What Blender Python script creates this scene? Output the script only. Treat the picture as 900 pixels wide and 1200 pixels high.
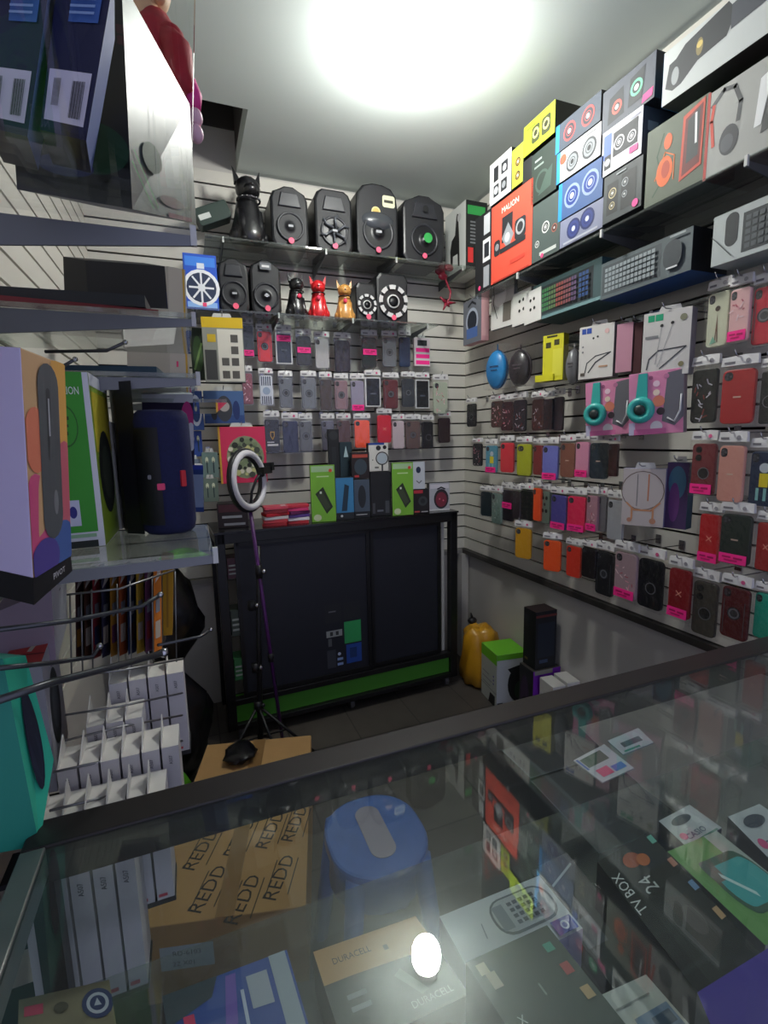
import bpy, bmesh, math, random
from mathutils import Vector, Matrix
random.seed(7)
V = Vector
SC = bpy.context.scene
COL = SC.collection
for o in list(bpy.data.objects): bpy.data.objects.remove(o)

# ------------------------------------------------------------------ camera
FPX = 578.345                       # focal length in pixels of the 900x1200 frame
CP = V((-1.6941, -2.8392, 1.4959))
YAW, PIT, ROL = .3731, -.1499, -.0213
FW = V((math.sin(YAW)*math.cos(PIT), math.cos(YAW)*math.cos(PIT), math.sin(PIT)))
_r = V((math.cos(YAW), -math.sin(YAW), 0)); _u = _r.cross(FW)
RT = math.cos(ROL)*_r + math.sin(ROL)*_u
UP = -math.sin(ROL)*_r + math.cos(ROL)*_u
cam = bpy.data.cameras.new('camera'); camo = bpy.data.objects.new('camera', cam); COL.objects.link(camo)
cam.sensor_fit = 'VERTICAL'; cam.sensor_height = 36; cam.lens = FPX/1200*36; cam.clip_start = .02
mw = Matrix((RT, UP, -FW)).transposed().to_4x4(); mw.translation = CP
camo.matrix_world = mw
SC.camera = camo

# ------------------------------------------------------------------ world, exposure
w = bpy.data.worlds.new('world'); SC.world = w; w.use_nodes = True
bg = w.node_tree.nodes['Background']; bg.inputs[0].default_value = (.66, .70, 1.0, 1); bg.inputs[1].default_value = .72
SC.view_settings.view_transform = 'Standard'; SC.view_settings.look = 'None'
SC.view_settings.gamma = 1; SC.view_settings.use_curve_mapping = False
SC.view_settings.exposure = 0.2
BULB = V((-.845, -1.085, 2.775)); BULB_STRENGTH = 185.0

# ------------------------------------------------------------------ rays
def ray(x, y): return RT*((x-450)/FPX) + UP*((600-y)/FPX) + FW
def atz(x, y, z): d = ray(x, y); return CP + d*((z-CP.z)/d.z)
def aty(x, y, v): d = ray(x, y); return CP + d*((v-CP.y)/d.y)
def atx(x, y, v): d = ray(x, y); return CP + d*((v-CP.x)/d.x)
def at(x, y, Z): return CP + ray(x, y)*Z

# ------------------------------------------------------------------ materials
def lin(c): return tuple((v/12.92 if v <= .04045 else ((v+.055)/1.055)**2.4) for v in c)
def hx(h): h = h.lstrip('#'); return lin(tuple(int(h[i:i+2], 16)/255 for i in (0, 2, 4)))
_M = {}
def mat(h, rough=.5, metal=0, name=None, coat=0, noise=0, nscale=20, trans=0, emit=0):
    key = (h, rough, metal, coat, noise, nscale, trans, emit)
    if key in _M: return _M[key]
    m = bpy.data.materials.new(name or 'paint_'+h.strip('#')); m.use_nodes = True
    nt = m.node_tree; b = nt.nodes['Principled BSDF']
    c = hx(h)
    b.inputs['Base Color'].default_value = (*c, 1)
    b.inputs['Roughness'].default_value = rough; b.inputs['Metallic'].default_value = metal
    b.inputs['Coat Weight'].default_value = coat; b.inputs['Coat Roughness'].default_value = .15
    if trans: b.inputs['Transmission Weight'].default_value = trans
    if emit:
        b.inputs['Emission Color'].default_value = (*c, 1); b.inputs['Emission Strength'].default_value = emit
    if noise:
        tc = nt.nodes.new('ShaderNodeTexCoord'); n = nt.nodes.new('ShaderNodeTexNoise'); n.inputs['Scale'].default_value = nscale
        n.inputs['Detail'].default_value = 4
        r = nt.nodes.new('ShaderNodeValToRGB')
        r.color_ramp.elements[0].position = .3; r.color_ramp.elements[1].position = .7
        r.color_ramp.elements[0].color = (*[v*(1-noise) for v in c], 1)
        r.color_ramp.elements[1].color = (*[min(1, v*(1+noise*.6)) for v in c], 1)
        nt.links.new(tc.outputs['Object'], n.inputs['Vector']); nt.links.new(n.outputs['Fac'], r.inputs[0])
        nt.links.new(r.outputs[0], b.inputs['Base Color'])
    _M[key] = m
    return m
def clearmat(name, tint=(.95, .97, .96), f=1.0, rough=.02, haze=0.0, hazecol=(.5, .5, .5), bump=0):
    """thin see-through sheet: transparent with a fresnel reflection and optional dust"""
    m = bpy.data.materials.new(name); m.use_nodes = True; nt = m.node_tree; nt.nodes.clear()
    out = nt.nodes.new('ShaderNodeOutputMaterial'); t = nt.nodes.new('ShaderNodeBsdfTransparent'); t.inputs[0].default_value = (*tint, 1)
    g = nt.nodes.new('ShaderNodeBsdfGlossy'); g.inputs['Roughness'].default_value = rough; g.inputs[0].default_value = (1, 1, 1, 1)
    geo = nt.nodes.new('ShaderNodeNewGeometry'); dt = nt.nodes.new('ShaderNodeVectorMath'); dt.operation = 'DOT_PRODUCT'
    def mth(op, x, y=None):
        n = nt.nodes.new('ShaderNodeMath'); n.operation = op
        for i, q in enumerate((x, y)):
            if q is None: continue
            if isinstance(q, (int, float)): n.inputs[i].default_value = q
            else: nt.links.new(q, n.inputs[i])
        return n.outputs[0]
    nt.links.new(geo.outputs['Normal'], dt.inputs[0]); nt.links.new(geo.outputs['Incoming'], dt.inputs[1])
    c_ = mth('ABSOLUTE', dt.outputs['Value']); om = mth('SUBTRACT', 1.0, c_); p5 = mth('POWER', om, 5.0)
    mu = nt.nodes.new('ShaderNodeMath'); mu.operation = 'MULTIPLY'; mu.inputs[1].default_value = f; mu.use_clamp = True
    fo = mth('MULTIPLY_ADD', p5, .96); fo.node.inputs[2].default_value = .04
    mx = nt.nodes.new('ShaderNodeMixShader')
    nt.links.new(fo, mu.inputs[0]); nt.links.new(mu.outputs[0], mx.inputs[0])
    base = t
    if haze:
        d = nt.nodes.new('ShaderNodeBsdfDiffuse'); d.inputs[0].default_value = (*hazecol, 1)
        h = nt.nodes.new('ShaderNodeMixShader'); tc = nt.nodes.new('ShaderNodeTexCoord')
        n = nt.nodes.new('ShaderNodeTexNoise'); n.inputs['Scale'].default_value = 6; n.inputs['Detail'].default_value = 8
        mr = nt.nodes.new('ShaderNodeMapRange'); mr.inputs[1].default_value = .3; mr.inputs[2].default_value = .75
        mr.inputs[3].default_value = haze*.5; mr.inputs[4].default_value = haze*1.5
        nt.links.new(tc.outputs['Object'], n.inputs['Vector']); nt.links.new(n.outputs['Fac'], mr.inputs[0])
        nt.links.new(mr.outputs[0], h.inputs[0]); nt.links.new(t.outputs[0], h.inputs[1]); nt.links.new(d.outputs[0], h.inputs[2])
        base = h
    if bump:
        tc = nt.nodes.new('ShaderNodeTexCoord'); n = nt.nodes.new('ShaderNodeTexNoise'); n.inputs['Scale'].default_value = 45
        bp = nt.nodes.new('ShaderNodeBump'); bp.inputs['Strength'].default_value = bump; bp.inputs['Distance'].default_value = .01
        nt.links.new(tc.outputs['Object'], n.inputs['Vector']); nt.links.new(n.outputs['Fac'], bp.inputs['Height'])
        nt.links.new(bp.outputs[0], g.inputs['Normal'])
    nt.links.new(base.outputs[0], mx.inputs[1]); nt.links.new(g.outputs[0], mx.inputs[2]); nt.links.new(mx.outputs[0], out.inputs[0])
    return m
BAG = clearmat('clear_film', (.985, .985, .985), 1.4, .08, 0, (.75, .75, .75), .6)
GLASS = clearmat('counter_glass', (.90, .94, .92), 1.15, .004, .03, (.5, .53, .5))
SHELFGLASS = clearmat('shelf_glass', (.84, .88, .86), 1.2, .03, .10, (.5, .53, .5))
CHROME = mat('#b8b8bc', .25, 1, 'chrome')
STEEL = mat('#77797c', .45, .7, 'brushed_steel')
BLACK = mat('#17171a', .45, 0, 'black_plastic')
SATIN = mat('#232327', .35, 0, 'satin_black_plastic')
SIDE = mat('#1c1d20', .5, 0, 'dark_card')

# ------------------------------------------------------------------ mesh builder
class MB:
    def __init__(s): s.v = []; s.f = []; s.m = []; s.s = []; s.mats = []
    def mi(s, m):
        if m not in s.mats: s.mats.append(m)
        return s.mats.index(m)
    def add(s, vs, fs, m, F=None, smooth=False):
        b = len(s.v); i = s.mi(m)
        for p in vs:
            p = V(p); s.v.append((F @ p) if F else p)
        for f in fs: s.f.append([b+k for k in f]); s.m.append(i); s.s.append(smooth)
    def box(s, c, d, m, F=None):
        x, y, z = c; a, b_, e = d[0]/2, d[1]/2, d[2]/2
        vs = [(x+i*a, y+j*b_, z+k*e) for k in (-1, 1) for j in (-1, 1) for i in (-1, 1)]
        ms = m if isinstance(m, (list, tuple)) else [m]*6
        fs = [(0, 2, 3, 1), (4, 5, 7, 6), (0, 1, 5, 4), (2, 6, 7, 3), (0, 4, 6, 2), (1, 3, 7, 5)]  # -z +z -y +y -x +x
        b = len(s.v)
        for p in vs: p = V(p); s.v.append((F @ p) if F else p)
        for f, mm in zip(fs, ms): s.f.append([b+k for k in f]); s.m.append(s.mi(mm)); s.s.append(False)
    def hexa(s, q, ext, m, mside=None, mback=None):
        """q: 4 corners tl,tr,br,bl; ext: extrusion vector"""
        q = [V(p) for p in q]; b = len(s.v); s.v += q + [p+ext for p in q]
        mside = mside or m
        if not isinstance(mside, (list, tuple)): mside = [mside]*4
        fl = [((3, 2, 1, 0), m), ((4, 5, 6, 7), mback or mside[0])]
        for i in range(4): j = (i+1) % 4; fl.append(((i, j, j+4, i+4), mside[i]))
        n = (q[2]-q[3]).cross(q[0]-q[3]); flip = n.dot(ext) > 0
        for f, mm in fl:
            s.f.append([b+k for k in (reversed(f) if flip else f)]); s.m.append(s.mi(mm)); s.s.append(False)
    def poly(s, pts, m, F=None, z=0): s.add([(p[0], p[1], z) for p in pts], [tuple(range(len(pts)))], m, F)
    def prism(s, pts, z0, z1, m, F=None, bev=0, mtop=None, smooth=False):
        """outline pts (ccw, xy) extruded z0..z1 in frame F, optional bevelled top"""
        n = len(pts)
        rings = [[(p[0], p[1], z0) for p in pts]]
        if bev:
            cx = sum(p[0] for p in pts)/n; cy = sum(p[1] for p in pts)/n
            L = max(max(abs(p[0]-cx) for p in pts), 1e-6); L2 = max(max(abs(p[1]-cy) for p in pts), 1e-6)
            rings.append([(p[0], p[1], z1-bev) for p in pts])
            for k in (.5, 1):
                o = bev*(1-math.cos(k*math.pi/2)); h = z1-bev+bev*math.sin(k*math.pi/2)
                rings.append([(cx+(p[0]-cx)*(1-o/L), cy+(p[1]-cy)*(1-o/L2), h) for p in pts])
        else: rings.append([(p[0], p[1], z1) for p in pts])
        vs = [v for r in rings for v in r]; fs = []
        for k in range(len(rings)-1):
            for i in range(n): j = (i+1) % n; fs.append((k*n+i, k*n+j, (k+1)*n+j, (k+1)*n+i))
        fs.append(tuple(reversed(range(n))))
        s.add(vs, fs, m, F, smooth)
        top = [vs[(len(rings)-1)*n+i] for i in range(n)]
        s.add(top, [tuple(range(n))], mtop or m, F)
    def lathe(s, prof, m, F=None, seg=20, smooth=True, caps=True):
        """prof: (r, z) list around local z"""
        vs = []; fs = []
        for r, z in prof:
            for i in range(seg): a = 2*math.pi*i/seg; vs.append((r*math.cos(a), r*math.sin(a), z))
        for k in range(len(prof)-1):
            for i in range(seg): j = (i+1) % seg; fs.append((k*seg+i, k*seg+j, (k+1)*seg+j, (k+1)*seg+i))
        s.add(vs, fs, m, F, smooth)
        if not caps: return
        if prof[0][0] > 1e-5: s.add(vs[:seg], [tuple(reversed(range(seg)))], m, F)
        if prof[-1][0] > 1e-5: s.add(vs[-seg:], [tuple(range(seg))], m, F)
    def ball(s, c, r, m, F=None, seg=14, rings=8):
        if not isinstance(r, (tuple, list)): r = (r, r, r)
        vs = [(c[0], c[1], c[2]-r[2])]; fs = []
        for k in range(1, rings):
            t = math.pi*k/rings
            for i in range(seg):
                a = 2*math.pi*i/seg; vs.append((c[0]+r[0]*math.sin(t)*math.cos(a), c[1]+r[1]*math.sin(t)*math.sin(a), c[2]-r[2]*math.cos(t)))
        vs.append((c[0], c[1], c[2]+r[2])); N = len(vs)-1
        for i in range(seg):
            j = (i+1) % seg; fs.append((0, 1+j, 1+i)); fs.append((N, N-seg+i, N-seg+j))
            for k in range(rings-2): a = 1+k*seg; fs.append((a+i, a+j, a+seg+j, a+seg+i))
        s.add(vs, fs, m, F, True)
    def tube(s, pts, r, m, F=None, seg=8, closed=False):
        pts = [V(p) for p in pts]; n = len(pts); rad = r if isinstance(r, (list, tuple)) else [r]*n
        vs = []; fs = []; up = V((0, 0, 1)); prev = None
        for i, p in enumerate(pts):
            a = pts[(i-1) % n] if (closed or i > 0) else p; b = pts[(i+1) % n] if (closed or i < n-1) else p
            t = (b-a).normalized()
            x = prev - t*prev.dot(t) if prev else (up.cross(t) if abs(t.z) < .95 else V((1, 0, 0)).cross(t))
            x.normalize(); prev = x; y = t.cross(x)
            for k in range(seg):
                an = 2*math.pi*k/seg; vs.append(p + x*rad[i]*math.cos(an) + y*rad[i]*math.sin(an))
        for i in range(n if closed else n-1):
            j = (i+1) % n
            for k in range(seg): l = (k+1) % seg; fs.append((i*seg+k, i*seg+l, j*seg+l, j*seg+k))
        if not closed: fs.append(tuple(reversed(range(seg)))); fs.append(tuple((n-1)*seg+k for k in range(seg)))
        s.add(vs, fs, m, F, True)
    def build(s, name, parent=None, M=None, bevel=0):
        me = bpy.data.meshes.new(name)
        inv = M.inverted() if M else None
        me.from_pydata([tuple(inv @ p) if inv else tuple(p) for p in s.v], [], s.f)
        for m in s.mats: me.materials.append(m)
        me.polygons.foreach_set('material_index', s.m); me.polygons.foreach_set('use_smooth', s.s)
        me.update()
        o = bpy.data.objects.new(name, me); COL.objects.link(o)
        if M: o.matrix_world = M
        if parent: o.parent = parent
        if bevel:
            b = o.modifiers.new('edge_bevel', 'BEVEL'); b.width = bevel; b.segments = 2; b.limit_method = 'ANGLE'; b.angle_limit = .9
        return o
def tag(o, label, cat, group=None, kind=None):
    o['label'] = label; o['category'] = cat
    if group: o['group'] = group
    if kind: o['kind'] = kind
    return o
def empty(name, M, label, cat, group=None):
    o = bpy.data.objects.new(name, None); COL.objects.link(o); o.empty_display_size = .03
    o.matrix_world = M; return tag(o, label, cat, group)
def struct(name, mb):
    o = mb.build(name); o['kind'] = 'structure'; return o
def frame(o, x, y=None, z=None):
    """matrix with origin o and axes x (right), y (up), z (out)"""
    x = V(x).normalized(); y = V(y or (0, 0, 1)).normalized(); z = x.cross(y).normalized(); y = z.cross(x)
    m = Matrix((x, y, z)).transposed().to_4x4(); m.translation = V(o); return m
def rrect(x0, y0, x1, y1, r, k=4):
    r = min(r, (x1-x0)/2, (y1-y0)/2); out = []
    for cx, cy, a0 in ((x1-r, y0+r, -90), (x1-r, y1-r, 0), (x0+r, y1-r, 90), (x0+r, y0+r, 180)):
        for i in range(k+1): a = math.radians(a0+90*i/k); out.append((cx+r*math.cos(a), cy+r*math.sin(a)))
    return out
_T = {}
def glyphs(body):
    if body in _T: return _T[body]
    cu = bpy.data.curves.new('txt', 'FONT'); cu.body = body; cu.size = 1; cu.resolution_u = 2; cu.align_x = 'CENTER'; cu.align_y = 'CENTER'
    ob = bpy.data.objects.new('txt', cu); COL.objects.link(ob)
    dg = bpy.context.evaluated_depsgraph_get(); dg.update(); e = ob.evaluated_get(dg); me = e.to_mesh()
    r = ([tuple(v.co) for v in me.vertices], [tuple(p.vertices) for p in me.polygons])
    e.to_mesh_clear(); bpy.data.objects.remove(ob); bpy.data.curves.remove(cu)
    _T[body] = r; return r
ZL = .0005
def art(mb, F, w_, h_, items, z0=ZL):
    """printed shapes on a face with lower left corner at the origin of F; coordinates are fractions of w_, h_"""
    for n, it in enumerate(items):
        z = z0 + n*.00012; k = it[0]; c = it[-1]; m = c if not isinstance(c, str) else mat(c, .6)
        if k == 'r': _, x0, y0, x1, y1, _c = it; mb.poly([(x0*w_, y0*h_), (x1*w_, y0*h_), (x1*w_, y1*h_), (x0*w_, y1*h_)], m, F, z)
        elif k == 'rr': _, x0, y0, x1, y1, r, _c = it; mb.poly(rrect(x0*w_, y0*h_, x1*w_, y1*h_, r*min(w_, h_)), m, F, z)
        elif k == 'c': _, x, y, r, _c = it; mb.poly([(x*w_+r*h_*math.cos(a*math.pi/9), y*h_+r*h_*math.sin(a*math.pi/9)) for a in range(18)], m, F, z)
        elif k == 'e': _, x, y, rx, ry, _c = it; mb.poly([(x*w_+rx*w_*math.cos(a*math.pi/10), y*h_+ry*h_*math.sin(a*math.pi/10)) for a in range(20)], m, F, z)
        elif k == 'o':
            _, x, y, r1, r2, _c = it; N = 20
            vs = [(x*w_+r*h_*math.cos(2*a*math.pi/N), y*h_+r*h_*math.sin(2*a*math.pi/N), z) for r in (r1, r2) for a in range(N)]
            mb.add(vs, [(i, (i+1) % N, N+(i+1) % N, N+i) for i in range(N)], m, F)
        elif k == 'p': mb.poly([(p[0]*w_, p[1]*h_) for p in it[1]], m, F, z)
        elif k == 'l':
            _, pts, wd, _c = it; P = [V((p[0]*w_, p[1]*h_, 0)) for p in pts]
            for a, b in zip(P, P[1:]):
                d = b-a
                if d.length < 1e-6: continue
                nn = V((-d.y, d.x, 0)).normalized()*wd*h_/2; e = d.normalized()*wd*h_*.3
                mb.poly([a-nn-e, b-nn+e, b+nn+e, a+nn-e], m, F, z)
        elif k == 't':
            _, s_, x, y, size, rot, _c = it; vs, fs = glyphs(s_); ca, sa = math.cos(rot), math.sin(rot); sz = size*h_
            mb.add([(x*w_+sz*(v[0]*ca-v[1]*sa), y*h_+sz*(v[0]*sa+v[1]*ca), z) for v in vs], fs, m, F)

# ------------------------------------------------------------------ room shell
XL, YB = -2.08, -3.35          # left wall, open shop front
ZR, S, ZC = .75, .075, 2.86    # slatwall bottom edge, slat pitch, ceiling
WALL = mat('#cfccc3', .6, 0, 'slat_board', noise=.05, nscale=3)
PAINT = mat('#c0bdb8', .35, 0, 'gloss_wall_paint', noise=.06, nscale=2)
GROOVE = mat('#1d1b1a', .8, 0, 'slat_groove')
CEIL = mat('#c2cbc8', .7, 0, 'ceiling_paint', noise=.04, nscale=1.5)
RAIL = mat('#4a4744', .4, .3, 'grey_aluminium')
def slatwall(mb, a, b, zt, nrm):
    """a,b: ends on the wall line; nrm: direction into the room"""
    a, b, nrm = V(a), V(b), V(nrm)
    L = (b-a).length; x = (b-a).normalized()
    if x.cross(V((0, 0, 1))).dot(nrm) < 0: a, b, x = b, a, -x
    F = frame(a, x)
    mb.box((L/2, (ZR+zt)/2, .001), (L, zt-ZR, .002), GROOVE, F)
    k = 0
    while ZR+k*S < zt-.001:
        z0, z1 = ZR+k*S+.0045, min(ZR+(k+1)*S-.0045, zt)
        mb.box((L/2, (z0+z1)/2, .009), (L, z1-z0, .012), WALL, F); k += 1
mb = MB(); mb.box(((XL+.1)/2, .06, 1.9), (-XL+.3, .1, 4.2), PAINT); mb.box((XL/2, .006, .375), (-XL, .012, .75), PAINT)
slatwall(mb, (XL, 0, 0), (0, 0, 0), ZC-.02, (0, -1, 0)); struct('wall_back', mb)
mb = MB(); mb.box((.06, YB/2, 1.9), (.1, -YB+.2, 4.2), PAINT); mb.box((.006, YB/2, .375), (.012, -YB, .75), PAINT)
slatwall(mb, (0, 0, 0), (0, YB, 0), ZC-.02, (-1, 0, 0)); struct('wall_right', mb)
mb = MB(); mb.box((XL-.06, YB/2, 1.9), (.1, -YB+.2, 4.2), PAINT)
slatwall(mb, (XL, 0, 0), (XL, YB, 0), ZC-.02, (1, 0, 0)); struct('wall_left', mb)
# ceiling slab with the square opening in the far left corner
HX, HY = -1.355, -.515
mb = MB(); T = .09
mb.box((HX/2+.05, YB/2, ZC+T/2), (-HX+.1, -YB+.1, T), CEIL)
mb.box(((XL+HX)/2-.05, (YB+HY)/2, ZC+T/2), (HX-XL+.1, HY-YB, T), CEIL); struct('ceiling', mb)
DARKW = mat('#3d3a38', .8, 0, 'loft_shade_tone')  # unlit shaft above the opening: its shade is put into this wall colour
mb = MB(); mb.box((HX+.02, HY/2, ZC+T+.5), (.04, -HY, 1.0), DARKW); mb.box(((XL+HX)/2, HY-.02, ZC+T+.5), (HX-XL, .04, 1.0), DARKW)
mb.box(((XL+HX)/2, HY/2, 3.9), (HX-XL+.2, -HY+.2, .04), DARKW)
mb.box(((XL+HX)/2, -.004, 3.44), (HX-XL, .012, .78), DARKW); struct('trim_1', mb)  # dark sheet over the upper back wall stands in for shade
# floor tiles
fm = bpy.data.materials.new('dark_floor_tile'); fm.use_nodes = True; nt = fm.node_tree; b = nt.nodes['Principled BSDF']
tc = nt.nodes.new('ShaderNodeTexCoord'); br = nt.nodes.new('ShaderNodeTexBrick'); br.offset = 0
br.inputs['Scale'].default_value = 1; br.inputs['Brick Width'].default_value = .33; br.inputs['Row Height'].default_value = .33; br.inputs['Mortar Size'].default_value = .004
br.inputs['Color1'].default_value = (*hx('#5c5650'), 1); br.inputs['Color2'].default_value = (*hx('#544e4a'), 1); br.inputs['Mortar'].default_value = (*hx('#3a3633'), 1)
ns = nt.nodes.new('ShaderNodeTexNoise'); ns.inputs['Scale'].default_value = 9; ns.inputs['Detail'].default_value = 6
mxn = nt.nodes.new('ShaderNodeMixRGB'); mxn.blend_type = 'MULTIPLY'; mxn.inputs[0].default_value = .5
nt.links.new(tc.outputs['Object'], br.inputs['Vector']); nt.links.new(tc.outputs['Object'], ns.inputs['Vector'])
nt.links.new(br.outputs['Color'], mxn.inputs[1]); nt.links.new(ns.outputs['Fac'], mxn.inputs[2]); nt.links.new(mxn.outputs[0], b.inputs['Base Color'])
b.inputs['Roughness'].default_value = .45
mb = MB(); mb.box((XL/2, YB/2, -.05), (-XL+.2, -YB+.6, .1), fm); struct('floor', mb)
mb = MB(); mb.box((-.02, YB/2, ZR-.014), (.035, -YB-.03, .028), RAIL); struct('trim_2', mb)     # rail under the right slatwall
mb = MB(); mb.box((XL/2-.01, -.02, ZR-.014), (-XL-.06, .03, .028), mat('#8e8c88', .5)); struct('trim_3', mb)
mb = MB(); mb.box((-.035, -.035, .36), (.05, .05, .72), PAINT); struct('trim_4', mb)

class Thing:
    """an Empty with parts; parts are meshed in the Empty's own frame"""
    def __init__(s, name, M, label, cat, group=None): s.M = M; s.root = empty(name, M, label, cat, group)
    def part(s, mb, name, bevel=0, label=None, parent=None):
        o = mb.build(name, None, None, bevel); o.parent = parent or s.root
        if label: o['label'] = label
        return o
def single(mb, name, M, label, cat, group=None, bevel=0):
    """one-mesh thing, mesh given in its own frame M"""
    o = mb.build(name, None, None, bevel); o.matrix_world = M; return tag(o, label, cat, group)

# ------------------------------------------------------------------ placing rectangles seen in the photo on upright planes
def fit(x0, x1, yt, yb, plane, val, phi=0.0, aspect=None):
    """returns (M, w, h): frame at the lower left corner of an upright face whose centre lies on the plane.
    phi turns it about the vertical towards the viewer; aspect picks phi so that w = aspect*h"""
    cx = (x0+x1)/2; ym = (yt+yb)/2
    hit = aty if plane == 'y' else atx
    c = hit(cx, ym, val); n0 = V((0, -1, 0)) if plane == 'y' else V((-1, 0, 0))
    zt = hit(cx, yt, val).z; zb = hit(cx, yb, val).z; h = zt-zb
    tocam = (CP-c); tocam.z = 0; tocam.normalize()
    sgn = 1 if n0.cross(tocam).z > 0 else -1
    full = n0.angle(tocam)
    def solve(ph):
        n = Matrix.Rotation(sgn*ph, 3, 'Z') @ n0; x = V((0, 0, 1)).cross(n)
        P = []
        for px in (x0, x1):
            d = ray(px, ym); t = (c-CP).dot(n)/d.dot(n); P.append((CP+d*t).dot(x))
        return n, x, P
    if aspect:
        best = min((abs((lambda P: P[1]-P[0])(solve(full*k/12)[2])-aspect*h), k) for k in range(13)); phi = full*best[1]/12
    n, x, P = solve(phi); wd = P[1]-P[0]
    o = c + x*(P[0]-c.dot(x)); o.z = zb
    return frame(o, x), wd, h

def carton(name, label, cat, M, w_, h_, d, face='#888888', side=None, top=None, items=(), sitems=(), group=None, bottom=None, rough=.6, bevel=.0012, litems=(), seal=False):
    """printed box, front face in the xy plane of M, body behind it"""
    f = mat(face, rough); sd = mat(side, .5) if side else f; tp = mat(top, .5) if top else sd; bt = mat(bottom, .5) if bottom else tp
    t = Thing(name, M @ Matrix.Translation((w_/2, 0, -d/2)), label, cat, group)
    I = Matrix.Translation((-w_/2, 0, d/2))
    mb = MB(); mb.box((w_/2, h_/2, -d/2), (w_, h_, d), [sd, f, bt, tp, sd, sd], I)
    body = t.part(mb, 'box_body', bevel)
    if items:
        mb = MB(); art(mb, I, w_, h_, items); t.part(mb, 'printed_front')
    if sitems:   # right side
        mb = MB(); art(mb, I @ frame((w_, 0, 0), (0, 0, -1), (0, 1, 0)), d, h_, sitems); t.part(mb, 'printed_side')
    if litems:
        mb = MB(); art(mb, I @ frame((0, 0, -d), (0, 0, 1), (0, 1, 0)), d, h_, litems); t.part(mb, 'printed_side')
    return t
def spk(x, y, r, rim, cone, hub='#d8d8d8'): return [('c', x, y, r, rim), ('c', x, y, r*.78, cone), ('o', x, y, r*.5, r*.42, rim), ('c', x, y, r*.26, hub)]

# ------------------------------------------------------------------ bulb
em = bpy.data.materials.new('bulb_glow'); em.use_nodes = True; em.node_tree.nodes.clear()
e_ = em.node_tree.nodes.new('ShaderNodeEmission'); e_.inputs[0].default_value = (1.0, 1.0, .95, 1); e_.inputs[1].default_value = BULB_STRENGTH
oo = em.node_tree.nodes.new('ShaderNodeOutputMaterial'); em.node_tree.links.new(e_.outputs[0], oo.inputs[0])
t = Thing('ceiling_bulb', Matrix.Translation(BULB), 'glowing white bulb hanging from the middle of the ceiling', 'light bulb')
mb = MB(); mb.lathe([(.0, -.085), (.034, -.08), (.056, -.062), (.066, -.035), (.067, 0), (.062, .02), (.042, .035)], em, None, 20); t.part(mb, 'glass_bulb')
mb = MB(); mb.lathe([(.042, .035), (.03, .05), (.03, .06), (.05, .065), (.05, .084)], mat('#e6e6e2', .5), None, 16); t.part(mb, 'socket')

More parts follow.
